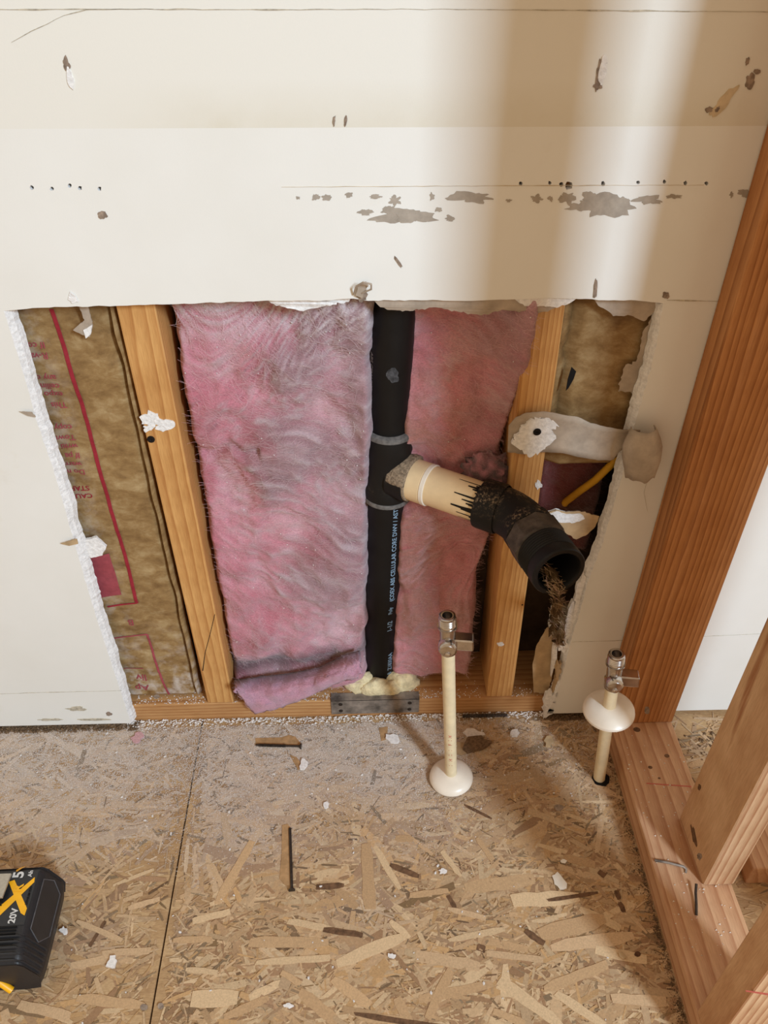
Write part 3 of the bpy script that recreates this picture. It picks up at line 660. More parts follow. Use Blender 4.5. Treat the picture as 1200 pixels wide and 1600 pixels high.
# ---- kraft faced batts
def kraft_y(x, z, Y=.026): return Y - .0026*fbm(Vector((x*18+z*8, 0, z*18)), 3) - .0012*nz(x*14, 2, z*60) + .02*max(0, (x+.018)/.014)**2*(x > -.018)
kb = empty('kraft_insulation_batt'); tag(kb, 'brown kraft paper insulation facing with red printed text beside the left stud', 'insulation')
def sheet(name, x0, x1, z0, z1, yf, nx, nzv, mat, par, th=.0006):
    V = []; F = []
    for k in range(nzv+1):
        for i in range(nx+1):
            x = x0+(x1-x0)*i/nx; z = z0+(z1-z0)*k/nzv; V.append((x, yf(x, z), z))
    for k in range(nzv):
        for i in range(nx): a = k*(nx+1)+i; F.append((a, a+1, a+nx+2, a+nx+1))
    o = mk(name, V, F, mat, par, True); s = o.modifiers.new('thick', 'SOLIDIFY'); s.thickness = th; s.offset = -1; return o
sheet('kraft_facing', -.17, -.0065, .045, .74, kraft_y, 110, 420, MT['kraft'], kb)
# stapling flange curling beside the stud
def flange(name, pts, w, mat, par):
    V = []; F = []
    for i, (x, z) in enumerate(pts):
        wob = .003*nz(z*18, 1, 4); V += [(x+wob, .018+.004*nz(z*25, 2, 2), z), (x+wob+w, .026+.004*nz(z*31, 5, 2), z)]
    for i in range(len(pts)-1): F.append((2*i, 2*i+1, 2*i+3, 2*i+2))
    o = mk(name, V, F, mat, par, True); s = o.modifiers.new('thick', 'SOLIDIFY'); s.thickness = .0006; return o
flange('stapling_flange', [(-.0085, .05+.0125*i) for i in range(56)], .005, MT['kraft'], kb)
def on_kraft(name, V2, F, mat, lift=.0013):
    V = [Vector((x, kraft_y(x, z)-lift, z)) for x, z in V2]; o = mk(name, V, F, mat, kb)
    return o
def kline(pts, w, mat):
    P = [ay(u, v, .024) for u, v in pts]; P = [Vector((p.x, p.z)) for p in P]; c = []
    for i in range(len(P)-1):
        n = max(1, int((P[i+1]-P[i]).length/.004)); c += [P[i].lerp(P[i+1], k/n) for k in range(n)]
    c.append(P[-1]); V = []; F = []
    for i, p in enumerate(c):
        d = (c[min(i+1, len(c)-1)]-c[max(i-1, 0)]).normalized(); q = Vector((-d.y, d.x))
        V += [tuple(p+q*w), tuple(p-q*w)]
    for i in range(len(c)-1): F.append((2*i, 2*i+1, 2*i+3, 2*i+2))
    return on_kraft('printed_line', V, F, mat)
kline([(80,483),(124,620),(168,780),(198,880),(214,943)], .0022, MT['red']); kline([(214,943),(168,948)], .0014, MT['red'])
kline([(178,998),(230,991)], .0011, MT['redfade']); kline([(230,991),(248,1050),(264,1086)], .0016, MT['redfade']); kline([(193,1046),(224,1044)], .0009, MT['redfade'])
bx_ = [ay(u, v, .024) for u, v in [(140,872),(170,866),(190,929),(158,934)]]
def kquad(q, mat):
    V = []; F = []; n = 10
    for k in range(n+1):
        for i in range(n+1):
            a = q[0].lerp(q[1], i/n); b_ = q[3].lerp(q[2], i/n); p = a.lerp(b_, k/n); V.append((p.x, p.z))
    for k in range(n):
        for i in range(n): a = k*(n+1)+i; F.append((a, a+1, a+n+2, a+n+1))
    return on_kraft('printed_block', V, F, mat)
kquad(bx_, MT['redfade'])
def ktext(body, u, v, size, mat):
    V, F = text_vf(body, size); p = ay(u, v, .024)
    V2 = [(p.x - q.x, p.z - q.y) for q in V]; o = on_kraft('printed_text', V2, F, mat); return o
for body, u, v in [('If co',69,535),('R-val',74,551),('any c',87,586),('ceilin',92,600),('expo',97,613),('This',102,631),('copy',111,665),('Town',116,681),('writi',120,694),('If pa',124,708),('warn',127,721),('Do n',132,734)]:
    ktext(body, u, v, .0098, MT['redfade'])
for body, u, v in [('STAP',138,761),('CAUT',143,773)]: ktext(body, u, v, .0095, MT['red'])
for body, u, v, s in [('B',208,970,.014),('liv',228,1056,.017),('Ap',232,1071,.017)]: ktext(body, u, v, s, MT['redfade'])
kr = empty('kraft_insulation_batt'); tag(kr, 'plain brown kraft paper facing in the upper right of the opening', 'insulation')
def kr_y(x, z): return .022 - .0030*fbm(Vector((x*16, 7, z*12)), 3) + .010*max(0, min(1, (.475-z)/.05)) + .012*max(0, 1-(x-.444)/.02)
sheet('kraft_facing', .4445, .535, .448, .72, kr_y, 36, 90, MT['kraft'], kr)
flange('stapling_flange', [(.4405-.004*(i % 7 == 3), .47+.0125*i) for i in range(18)], .010, MT['kraft'], kr)
plate('torn_gap', [ay(u, v, .0125) for u, v in [(893,573),(900,580),(896,592),(888,606),(884,610),(887,592)]], .0008, (0, -1, 0), MT['hole'], kr)

# ================================================================== DRAIN
dr = empty('drain_pipe'); tag(dr, 'black plastic drain stack with a cream side arm and open black elbow', 'pipe')
pd = (PB-PA).normalized()
def pz(z): return PA + (PB-PA)*((z-PA.z)/(PB.z-PA.z))
R1 = .0241
lathe('lower_pipe', pz(.038), pd, [(0, R1), (.36, R1)], MT['abs'], dr, 40)
lathe('upper_pipe', pz(.445), pd, [(0, R1), (.6, R1)], MT['abs'], dr, 40)
tz0, tz1 = .383, .478
tee = lathe('tee_fitting', pz(tz0-.004), pd, [(0, R1+.0004), (0, .0285), (.004, .0292), (.022, .0292), (.026, .0280), (.070, .0280), (.074, .0292), (tz1-tz0, .0292), (tz1-tz0+.004, .0285), (tz1-tz0+.004, R1+.0004)], MT['absdusty'], dr, 44)
for zz in (tz0-.003, tz1-.003): lathe('glue_ring', pz(zz), pd, [(0, .0288), (.0005, .0302), (.0035, .0304), (.006, .0296), (.0075, .0268)], MT['absring'], tee, 40)
ZA = .418
T0 = pz(ZA); A1 = az(745, 783, ZA+.002); ad = (A1-T0).normalized(); E1 = T0 + ad*.172; O1 = E1 + Vector((.25, -.967, .05)).normalized()*.106
ad = (A1-T0).normalized(); od = (O1-E1).normalized()
lathe('tee_branch', T0 + ad*.012, ad, [(0, .0285), (.012, .0285), (.016, .0292), (.022, .0292), (.024, .0262)], MT['absdusty'], tee, 40)
dust = lathe('dust_crust', T0 + ad*.018, ad, [(-.004, .0286), (.002, .0298), (.014, .0304), (.019, .0296), (.020, .0252)], MT['crust'], tee, 48, wob=lambda a, t: (1+.03*nz(math.cos(a)*4, math.sin(a)*4, t*200)) if math.sin(a) < -.25+.35*nz(a*2, t*150, 3) else .93)
aL = (A1-T0).length
aL += .010
arm = lathe('side_arm', T0 + ad*.034, ad, [(0, .0240), (aL+.012-.034, .0240)], MT['pvc'], dr, 44)
lathe('collar', T0 + ad*.056, ad, [(0, .0242), (.0005, .0256), (.005, .0256), (.0056, .0242)], MT['pvcwhite'], arm, 44)
lathe('socket', T0 + ad*.034, ad, [(0, .0242), (.0, .0254), (.021, .0254), (.022, .0242)], MT['pvc'], arm, 44)
# runs of black cement on the arm
d_, u_, v_ = frame(ad)
V = []; F = []
for k in range(44):
    a0 = random.uniform(0, 2*math.pi); w0 = random.uniform(.03, .10); L0 = random.choice([.006, .01, .014, .02, .026])*random.uniform(.7, 1.2); b = len(V); n = 5; st = aL-.002
    for i in range(n+1):
        t = i/n
        for s in (-1, 1):
            a = a0 + s*w0*(1-t*.55); p = T0 + ad*(st - L0*t) + (u_*math.cos(a)+v_*math.sin(a))*.0244; V.append(p)
    for i in range(n): F.append((b+2*i, b+2*i+1, b+2*i+3, b+2*i+2))
mk('black_cement_runs', V, F, MT['abs'], arm)
hub = lathe('elbow_hub', T0 + ad*(aL-.004), ad, [(0, .0244), (0, .0290), (.003, .0296), (.024, .0296), (.026, .0286)], MT['absdusty'], dr, 44, caps=(False, False))
s0 = T0 + ad*(aL+.018); 
# elbow body: arc from arm direction to outlet direction
X = E1; e0 = s0; e1 = X + od*.032
pts = []
for i in range(13):
    t = i/12; p = e0*(1-t)**2 + X*2*t*(1-t) + e1*t*t; pts.append(p)
V, F = tube_vf(pts, .0272, 40, caps=False); eb = fixn(mk('elbow', V, F, MT['absdusty'], dr, True))
oL_ = (O1-e1).length
nut0 = e1 + od*(-.004)
lathe('elbow_hub', nut0 - od*.006, od, [(0, .0272), (.001, .0290), (.012, .0292), (.013, .0280)], MT['absdusty'], dr, 44, caps=(False, False))
# octagonal grip band of the adapter
V, F = lathe_vf(nut0 + od*.007, od, [(0, .0285), (.002, .0312), (.027, .0312), (.029, .0285)], 8, caps=(False, False)); sharp(fixn(mk('adapter_grip', V, F, MT['grip'], dr)))
ta = nut0 + od*.036; tl = (O1-ta).length
prof = [(0, .0288)]
for i in range(7): prof += [(.002+i*.0032, .0296), (.0036+i*.0032, .0284)]
prof += [(.026, .0296), (.0370, .0296), (.0385, .0285), (.0385, .0243), (.036, .0226), (-.02, .0220), (-.02, .0005)]
thr = lathe('threaded_adapter', ta, od, prof, MT['abs'], dr, 48, caps=(False, False))
OC = ta + od*.038
# pipe lettering
def pipe_text(body, px0, z0, size, mat, ang, up_=True, R=R1+.0003):
    V, F = text_vf(body, size); out = []
    for q in V:
        z = z0 + (q.x if up_ else -q.x); a = ang + (-(q.y)/R if up_ else q.y/R)   # ang measured from -y towards +x
        c = pz(z); out.append(Vector((c.x + math.sin(a)*R, c.y - math.cos(a)*R, z)))
    return mk('pipe_lettering', out, F, mat, dr)
def ang_of(px, z): 
    p = None
    for a in range(-80, 81, 2):
        ar = math.radians(a); c = pz(z); q = Vector((c.x+math.sin(ar)*R1, c.y-math.cos(ar)*R1, z)); d = q-CC; u = 600+CF*d.dot(rt)/d.dot(fw)
        if p is None or abs(u-px) < p[0]: p = (abs(u-px), ar)
    return p[1]
def z_of(py, px=600):
    return ay(px, py, .06-R1*.8).z
zq = z_of(938); pipe_text('(COEX ABS CELLULAR CORE DWV / ASTM', 0, zq, .0088, MT['pipeprint'], ang_of(616, .25))
pipe_text('1-1/2', 0, z_of(985), .0100, MT['pipeprint'], ang_of(612, .17)); pipe_text('Poly', 0, z_of(958), .0078, MT['pipeprint'], ang_of(612, .19))
pipe_text('T 8  Z1830AA', 0, z_of(1058), .0092, MT['pipeprint'], ang_of(612, .1))
pipe_text('ABS CELLULAR CORE DWV', 0, z_of(556), .0072, MT['greyprint'], ang_of(578, .53)+.05, up_=False)
V = []; F = []; og = rag(614, 584, 9, 12, 24, .25, 400)
for sc in (1, .66, .33, .02):
    for u, v in og:
        u, v = 614+(u-614)*sc, 584+(v-584)*sc; z = z_of(v); x_ = ay(u, v, .06-R1).x; c = pz(z); a = math.asin(max(-1, min(1, (x_-c.x)/R1)))
        V.append(Vector((c.x+math.sin(a)*(R1+.0003), c.y-math.cos(a)*(R1+.0003), z)))
for r in range(3):
    for i in range(24): k = (i+1) % 24; F.append((r*24+i, r*24+k, r*24+24+k, r*24+24+i))
mk('scuff_mark', V, F, MT['scuff'], dr)
# debris wad caught in the opening
gk = empty('debris_wad'); tag(gk, 'brown tangle of lint and debris spilling from the open drain elbow', 'debris', kind='stuff')
P = [OC - od*.02 + Vector((-.004, 0, -.012)), OC + Vector((-.002, 0, -.016)), OC + od*.004 + Vector((-.002, 0, -.022)), ay(874, 962, -.004), ay(872, 985, .002), ay(874, 1004, .006)]
P = [P[i].lerp(P[i+1], k/5) for i in range(len(P)-1) for k in range(5)] + [P[-1]]; RR = [.004, .005, .004, .007, .009, .003]; V, F = tube_vf(P, [RR[i]+(RR[i+1]-RR[i])*k/5 for i in range(5) for k in range(5)] + [RR[-1]], 14)
V = [v + Vector((fbm(v*220, 3), fbm(v*220+Vector((5, 0, 0)), 3), fbm(v*220+Vector((0, 9, 0)), 3)))*.008 for v in V]
o = fixn(mk('matted_core', V, F, MT['wad'], gk, True)); setcol(o, [Vector(srgb(104, 80, 56)[:3]).lerp(Vector(srgb(160, 130, 92)[:3]), max(0, min(1, .5+nz(v.co.x*200, v.co.y*200, v.co.z*200)))) for v in o.data.vertices])
fibres(gk, o, 380, lambda p: Vector(random.choice([(.42, .30, .18), (.55, .42, .27), (.25, .17, .1), (.6, .38, .34)])), (.006, .016), .0002, .003, 'tangled_fibres')

# ---- spray foam and strap at the pipe's foot
fo = empty('spray_foam'); tag(fo, 'cream spray foam collar around the foot of the black pipe', 'foam')
c0 = pz(.038)
for k, (dx, dy, rx, ry, rz) in enumerate([(-.030, -.026, .026, .018, .021), (-.008, -.036, .026, .012, .015), (.032, -.024, .026, .018, .021), (.014, -.036, .020, .012, .014), (.0, .012, .036, .028, .010)]):
    blob('foam_lobe', (c0.x+dx, c0.y+dy+.006, .045), rx, ry, rz, MT['foam'], fo, 24, .25, 50, seed=k)
sp = empty('nail_plate'); tag(sp, 'tarnished steel strap nailed over the plate below the black pipe', 'strap')
a, b_ = ay(517, 1095, FY).x, ay(655, 1095, FY).x
box('strap', (a, FY-.0016, .008), (b_, FY-.0002, .0395), MT['steel'], sp)
box('strap_lip', (a, FY-.0016, .0384), (b_, FY+.012, .0398), MT['steel'], sp)
for xx in (a+.014, b_-.014):
    for zz in (.016, .031): lathe('nail_head', (xx, FY-.0016, zz), (0, -1, 0), [(0, .003), (.0008, .003), (.0012, .0015)], MT['nail'], sp, 10)

# ---- yellow cable
ca = tube('electrical_cable', [ay(874, 800, .07), ay(884, 784, .055), ay(905, 768, .046), ay(930, 750, .036), ay(958, 723, .028), ay(985, 690, .03)], .0046, MT['wire'], None, 12)
tag(ca, 'yellow electrical cable running across the right cavity', 'cable')

# ---- torn paper strip held to the right stud by its screw
ts = empty('torn_drywall_strip'); tag(ts, 'torn strip of drywall paper screwed to the right stud, curling right', 'drywall piece')
top = [(795,665),(806,652),(822,645),(852,643),(885,649),(905,652),(920,660),(950,668),(975,672),(1000,672)]; bot = [(793,706),(818,710),(850,706),(880,708),(905,714),(935,719),(958,719),(966,706),(985,696),(1005,690)]
V = []; F = []; m_ = 6
def ripped(L, i, sd): u, v = L[i]; return (u+1.2*nz(i*.9, sd, 1), v+1.2*nz(i*.9, sd, 4))
TT, BB = ragpix(top, 5, .9, 31), ragpix(bot, 5, .9, 32)
n = 40
def samp(L, t): f = t*(len(L)-1); i = min(int(f), len(L)-2); f -= i; return Vector(L[i]).lerp(Vector(L[i+1]), f)
for i in range(n+1):
    t = i/n; Yt = FY - .004 - .016*math.sin(t*math.pi*.9)*t - .004
    for k in range(m_+1):
        p = samp(TT, t).lerp(samp(BB, t), k/m_); V.append(ay(p.x, p.y, Yt + .003*math.sin(k/m_*math.pi)))
for i in range(n):
    for k in range(m_): a = i*(m_+1)+k; F.append((a, a+m_+1, a+m_+2, a+1))
o = mk('paper_strip', V, F, MT['paper'], ts, True); s = o.modifiers.new('thick', 'SOLIDIFY'); s.thickness = .0012; s.offset = 0
plate('gypsum_chunk', [ay(u, v, FY-.0075) for u, v in ragpix([(798,690),(812,668),(830,652),(855,650),(877,655),(872,664),(860,668),(868,682),(858,692),(842,704),(826,712),(812,700)], 3, 4.5, 33)], .004, (0, -1, 0), MT['gypsum'], ts)
sc_ = lathe('screw_head', ay(839, 674, FY-.011), (0, -1, 0), [(0, .0042), (.0016, .0044), (.0018, .002), (.0006, .0014)], MT['screw'], ts, 16)
# curled end of the strip standing off the wall
V = []; F = []; n = 18; m_ = 8
cA = ay(985, 676, -.004); cB = ay(1018, 735, -.004)
for i in range(n+1):
    t = i/n; ang = math.radians(-100 + 215*t); r = .0205
    for k in range(m_+1):
        s_ = k/m_; c = ay(1006, 668, -.017).lerp(ay(1000, 742, -.018), s_); w_ = min(1, .62 + 1.1*s_)*(1-.25*max(0, s_-.6)/.4); jag = .006*nz(t*7, 2, 8) if k == m_ else 0
        V.append(c + Vector((math.sin(ang)*r*w_*1.0, -math.cos(ang)*r*w_*.8, .002*nz(t*5, s_*3, 2) + jag)))
for i in range(n):
    for k in range(m_): a = i*(m_+1)+k; F.append((a, a+m_+1, a+m_+2, a+1))
o = mk('curled_end', V, F, MT['paper'], ts, True); s = o.modifiers.new('thick', 'SOLIDIFY'); s.thickness = .0009
# chunk of drywall behind the elbow
dc = empty('broken_drywall_chunk'); tag(dc, 'broken piece of drywall poking out behind the black elbow', 'drywall piece')
plate('paper_face', [ay(u, v, .006) for u, v in ragpix([(852,802),(870,796),(884,800),(905,798),(936,806),(930,822),(915,836),(900,842),(880,830),(862,815)], 4, 1.4, 34)], .001, (0, -1, 0), MT['tanpaper'], dc)
plate('gypsum_core', [ay(u, v, .010) for u, v in ragpix([(850,800),(868,794),(884,799),(905,798),(912,806),(896,812),(876,812),(860,812)], 4, 1.6, 35)], .006, (0, -1, 0), MT['gypsum'], dc)

# ================================================================== WATER STUB-OUTS
def valve(par, o, d, side, rough=False):
    """angle stop: compression body on the tube, oval grip, side block and an open threaded outlet on top"""
    o = Vector(o); d = Vector(d).normalized(); side = Vector(side).normalized(); fr = d.cross(side).normalized()
    v = lathe('valve_body', o - d*.012, d, [(0, .0082), (.0, .0104), (.014, .0108), (.016, .0092), (.040, .0092), (.042, .0085)], MT['chrome'], par, 24)
    prof = [(0, .0104)]
    for i in range(4): prof += [(.002+i*.003, .0104), (.0033+i*.003, .0095)]
    prof += [(.015, .0098), (.0158, .0085), (.0158, .0060), (-.004, .0058), (-.004, .0003)]
    lathe('threaded_outlet', o + d*.030, d, [(0, .0118), (.002, .0118), (.002, .0104)] + [(t+.002, r) for t, r in prof], MT['chrome'], v, 28, caps=(True, False))
    # flat side block
    c = o + d*.006; q = []
    for a_ in (-.006, .030):
        for b__ in (-.0075, .0075):
            for e_ in (-.0085, .0085): q.append(c + side*a_ + fr*b__ + d*e_)
    sharp(fixn(mk('side_block', q, BOXF, MT['chrome'], v, bevel=.0015)))
    lathe('grip', c + fr*(-.0075), -fr, [(0, .0112), (.007, .0108), (.010, .0085), (.011, .003)], MT['chrome'], v, 20)
    lathe('stem_screw', c + fr*(-.018) - d*.004, -fr, [(0, .004), (.002, .0036), (.003, .002)], MT['chrome'], v, 12)
def stub(label, base, top, esc_z, esc_r, side):
    g = empty('water_stub_out'); tag(g, label, 'water stub', 'water stub-outs with shut-off valves')
    base = Vector(base); top = Vector(top); d = (top-base).normalized(); L = (top-base).length
    lathe('supply_tube', base, d, [(0, .0081), (L, .0081)], MT['cpvc'], g, 24)
    e = base + d*((esc_z)/d.z)
    lathe('escutcheon', e, d, [(-.0012, .0088), (-.0012, esc_r-.001), (0, esc_r), (.003, esc_r*.985), (.007, esc_r*.86), (.010, esc_r*.62), (.0112, esc_r*.40), (.0122, .0098), (.0122, .0083)], MT['esc'], g, 48)
    valve(g, top, d, side)
    return g
bL = az(705, 1219, 0); tL = ay(700, 1006, bL.y+.004)
sL = stub('ivory water stub-out with its white escutcheon resting on the floor', bL, tL, .007, .0300, (1, -.12, .0))
bR = az(936, 1216, 0); tR = ay(958, 1062, bR.y+.002)
sR = stub('ivory water stub-out whose white escutcheon has slid halfway up', bR, tR, az(949,1112,.15).z, .0325, (1, -.15, .0))
# size print on the left tube
dL = (tL-bL).normalized()
V, F = text_vf('I    H   II   1    F   I  H', .0062)
out = []
for q in V:
    c = bL + dL*(.045+q.x*1.25); a = -.15 + q.y/.0082; out.append(c + Vector((math.sin(-a)*.0083, -math.cos(a)*.0083, 0)))
mk('tube_lettering', out, F, MT['pencil'], sL)
for c, k in ((bL, 1), (bR, 2)):
    pts = [Vector((c.x + .012*math.cos(t)*(1+.2*nz(math.cos(t)*2, math.sin(t)*2, k)) + .002, c.y-.002 + .011*math.sin(t)*(1+.2*nz(math.cos(t)*2, math.sin(t)*2, k+5)), .0011)) for t in [2*math.pi*i/20 for i in range(20)]]
    plate('drilled_hole', pts, .0006, (0, 0, 1), MT['hole'], panR)

# ================================================================== NEW FRAMING ON THE RIGHT
PX = .5835; PW = .0885
npl = tag(box('sole_plate', (PX, -1.5, .0003), (PX+PW, -.0012, .038), MT['newy'], None, .0025), 'new pinkish wooden plate running along the floor on the right', 'plate')
G = 'new framing studs on the right'
es = tag(box('framing_stud', (PX, -.0392, .0382), (PX+PW, -.0010, 2.38), MT['endz'], None, .0025), 'orange-brown framing stud standing flat against the wall', 'stud', G)
q1 = az(1065, 1283, .038); q2 = az(1096, 1384, .038)
x2 = (q1.x+q2.x)/2
s2 = tag(box('framing_stud', (x2, q2.y, .0382), (x2+.038, q2.y+.089, 2.38), MT['newz'], None, .0025), 'framing stud with a pale lit edge standing on the new plate', 'stud', G)
s3 = tag(box('framing_stud', (PX, -.4450, .0382), (PX+PW, -.4070, 2.38), MT['newz'], None, .0025), 'framing stud in the bottom right corner nearest the camera', 'stud', G)
shade_stud = tag(box('framing_stud', (.885, -.66, .0382), (.974, -.62, 2.38), MT['newz'], None, .0025), 'added unseen framing stud further right that shades the end stud', 'stud', G)  # unseen stud, added to keep the daylight off the end stud
tag(box('sole_plate', (.705, -.2550, .0003), (1.6, -.1660, .038), MT['newy'], None, .0025), 'short glimpse of plate lumber at the right edge behind the stud', 'plate')
tag(box('sole_plate', (.84, -.70, .0003), (1.6, -.59, .038), MT['newy'], None, .0025), 'added unseen plate carrying the shading stud further right', 'plate')  # unseen plate, added under the shading stud
pl = [az(1010,1224,.038), az(1080,1229,.038)]
plate('pencil_line', [Vector((p.x, p.y, .0381)) for p in (pl[0]+Vector((0,-.0008,0)), pl[1]+Vector((0,-.0008,0)), pl[1]+Vector((0,.0008,0)), pl[0]+Vector((0,.0008,0)))], .0001, (0, 0, 1), MT['pencil'], npl)
pp = [ay(u, v, -.4450) for u, v in [(1165,1547),(1200,1552),(1200,1555),(1165,1549)]]
plate('pencil_line', pp, .0002, (0, -1, 0), MT['pencil'], s3)
for u, v, r in [(995,1140,.005),(1042,1181,.0035),(1016,1199,.003),(1030,1216,.0018)]:
    c = az(u, v, .0381); plate('knot', [c + Vector((r*math.cos(t), r*.8*math.sin(t), 0)) for t in [2*math.pi*i/14 for i in range(14)]], .0002, (0, 0, 1), MT['dark'], npl)
# knots on the end stud and second stud
plate('knot', [ay(u, v, -.0392) for u, v in rag(1011, 1110, 4, 6, 14, .2, 90)], .0002, (0, -1, 0), MT['gouge'], es)
plate('knot', [ax(u, v, x2) for u, v in rag(1093, 1230, 2.5, 5, 12, .2, 91)], .0002, (-1, 0, 0), MT['dark'], s2)
plate('knot', [ax(u, v, x2) for u, v in rag(1084, 1305, 3, 18, 14, .3, 92, -.2)], .0002, (-1, 0, 0), MT['dark'], s2)
plate('knot', [ax(u, v, x2) for u, v in rag(1093, 1338, 4, 5, 14, .3, 93, -.2)], .0002, (-1, 0, 0), MT['gouge'], s2)
# bent nails driven into the plate
def nail(name, P, r, label, head=None, mat='nail', group=None):
    g = empty(name); tag(g, label, 'nail', group); tube('shank', P, r, MT[mat], g, 8)
    if head: lathe('head', P[head], (Vector(P[head])-Vector(P[head-1 if head > 0 else 1])).normalized(), [(0, r*2.1), (.0012, r*2.1)], MT[mat], g, 12)
    return g
nail('bent_nail', [az(1023,1344,.0395), az(1045,1348,.0415), az(1068,1354,.042), az(1072,1358,.0395), az(1071,1364,.038)], .0016, 'bent steel nail lying across the new plate', None, 'steel')
nail('bent_nail', [az(1088,1381,.046), az(1087,1395,.043), az(1088,1412,.041), az(1088,1430,.0388)], .0016, 'steel nail toed in at the foot of the pale-edged stud', None, 'nail')

# ================================================================== POWER TOOL BATTERY
pt = empty('cordless_tool'); tag(pt, 'black and yellow cordless tool lying on its side, battery towards us', 'power tool')
p0 = az(70, 1352, .074); p1 = az(40, 1462, .074); ydir = (p1-p0); ydir.z = 0; ydir.normalize()      # towards the viewer along the pack
xdir = Vector((-ydir.y, ydir.x, 0));
if xdir.x < 0: xdir = -xdir                                     # from tool towards pack bottom
ORG = Vector((p0.x, p0.y, 0))
def TL(a, b, c): return ORG + xdir*a + ydir*b + Vector((0, 0, c))   # a: to the right, b: to the viewer, c: up
def toolmesh(name, pts, F, mat, par=pt, bevel=0):
    return sharp(fixn(mk(name, [TL(*p) for p in pts], F, mat, par, bevel=bevel)))
def tprism(name, outline, c0, c1, mat, par=pt, bevel=.0, ins=0.):
    n = len(outline); pts = [(a, b, c0) for a, b in outline] + [(a, b, c1) for a, b in outline]
    F = [tuple(range(n))[::-1], tuple(range(n, 2*n))] + [(i, (i+1) % n, n+(i+1) % n, n+i) for i in range(n)]
    return toolmesh(name, pts, F, mat, par, bevel)
# pack: cross-section across width (c) and height (a), long in b
sec = [(-.062, .004), (-.010, .0005), (.007, .004), (.0135, .030), (.0125, .038), (.0005, .0690), (-.004, .074), (-.062, .074)]
bs = [(0, .84, .0), (.006, 1, .0), (.086, 1, 0), (.098, .96, 0), (.108, .80, -.0)]
pts = []
for b_, k, _ in bs:
    for a, c in sec: pts.append((a*k if a > 0 else a, b_, .037+(c-.037)*k))
n = len(sec); F = [tuple(range(n)), tuple(range((len(bs)-1)*n, len(bs)*n))[::-1]]
for r in range(len(bs)-1):
    for i in range(n): j = (i+1) % n; F.append((r*n+i, r*n+j, (r+1)*n+j, (r+1)*n+i))
bp = toolmesh('battery_pack', pts, F, MT['rubber'], pt, .0022)
# flat bottom panel of the pack
toolmesh('base_panel', [(.0131, .018, .038), (.0131, .066, .038), (.0075, .078, .0525), (.0012, .070, .0685), (.0012, .014, .0685), (.0075, .008, .0525)], [(0, 1, 2, 5), (2, 3, 4, 5)], MT['gloss'], bp)
for q in [[(.0131, .018, .038), (.0131, .066, .038), (.0075, .078, .0525), (.0012, .070, .0685), (.0012, .014, .0685), (.0075, .008, .0525), (.0131, .018, .038)]]: tube('edge_bead', [TL(*p) for p in q], .0007, MT['edge'], bp, 6)
for k in range(5):   # cooling ribs on the pack's nose
    b_ = .080 + k*.0058; s_ = [1.0, 1.0, .985, .94, .88][k]
    tube('rib', [TL(-.052, b_, .037+.0385*s_), TL(-.008, b_, .037+.0385*s_), TL(.0002*s_, b_, .037+.0325*s_), TL(.0068*s_, b_, .037+.016*s_), TL(.0135*s_, b_, .037)], .0014, MT['gloss'], bp, 6)
for k in range(6):
    tube('groove', [TL(-.058, .086+.0035*k-.016, .0746), TL(-.012, .086+.0035*k-.016, .0746)], .0009, MT['hole'], bp, 6)
# label on the upward side
lab = toolmesh('label', [(-.052, .006, .0744), (-.005, .006, .0744), (-.005, .068, .0744), (-.052, .068, .0744)], [(0, 1, 2, 3)], MT['gloss'], bp)
def decal(name, pts, mat, c=.0748): return toolmesh(name, [(a, b, c) for a, b in pts], [tuple(range(len(pts)))], mat, lab)
# diagonal yellow cross-shaped flash
for nm, q in [('yellow_flash', [(-.0075, .014), (-.0065, .020), (-.0405, .064), (-.052, .064), (-.052, .052), (-.040, .048)]), ('yellow_flash', [(-.0360, .018), (-.0300, .016), (-.0065, .050), (-.0070, .058), (-.0120, .055)])]:
    me = [(a, b, .0748) for a, b in q]; me = [(p[0], p[1], .0748+.0001*(q[0][0] < -.03)) for p in me]; toolmesh(nm, me, [tuple(range(len(q)))], MT['yellow'], lab)
def ttext(body, a, b, size, mat, c=.0751):
    V, F = text_vf(body, size, .03); pts = [(a+q.y, b-q.x, c) for q in V]        # reads away from the viewer, tops to the left
    pts = [(a-q.y, b-q.x, c) for q in V]
    o = mk('label_text', [TL(*p) for p in pts], F, mat, lab); return o
ttext('5', -.0215, .0145, .017, MT['white']); ttext('Ah', -.0115, .0135, .0065, MT['white'])
ttext('R', -.018, .0305, .014, MT['yellow'], .0753); ttext('20V', -.016, .066, .0105, MT['white']); ttext('PREM', -.036, .046, .0075, MT['hole'], .0752); ttext('LITHIUM ION', -.0075, .046, .0036, MT['hole'], .0752)
# yellow foot of the tool, black trim and steel hook to the left of the pack
tprism('tool_foot', [(-.10, .004), (-.046, .004), (-.052, .030), (-.056, .085), (-.050, .104), (-.10, .108)], .006, .0715, MT['yellow'], pt, .004)
toolmesh('yellow_guard', [(-.05, -.001, .060), (-.022, -.001, .0735), (-.030, .006, .0745), (-.06, .006, .0745)], [(0, 1, 2, 3)], MT['yellow'], pt)
tube('yellow_rail', [TL(-.070, .096, .040), TL(-.040, .104, .034), TL(-.022, .112, .016)], .004, MT['yellow'], pt, 8)
hk = [(-.10, .010), (-.0325, .012), (-.0345, .040), (-.10, .042)]
tprism('belt_hook', hk, .0800, .0830, MT['clip'], pt, .0006)
tprism('hook_slot', [(-.062+.009*math.cos(t), .026+.008*math.sin(t)) for t in [math.pi/3*i for i in range(6)]], .0828, .0832, MT['sheath'], pt)
tprism('hook_screw', [(-.062+.006*math.cos(t), .026+.006*math.sin(t)) for t in [math.pi/5*i for i in range(10)]], .070, .0802, MT['nail'], pt)
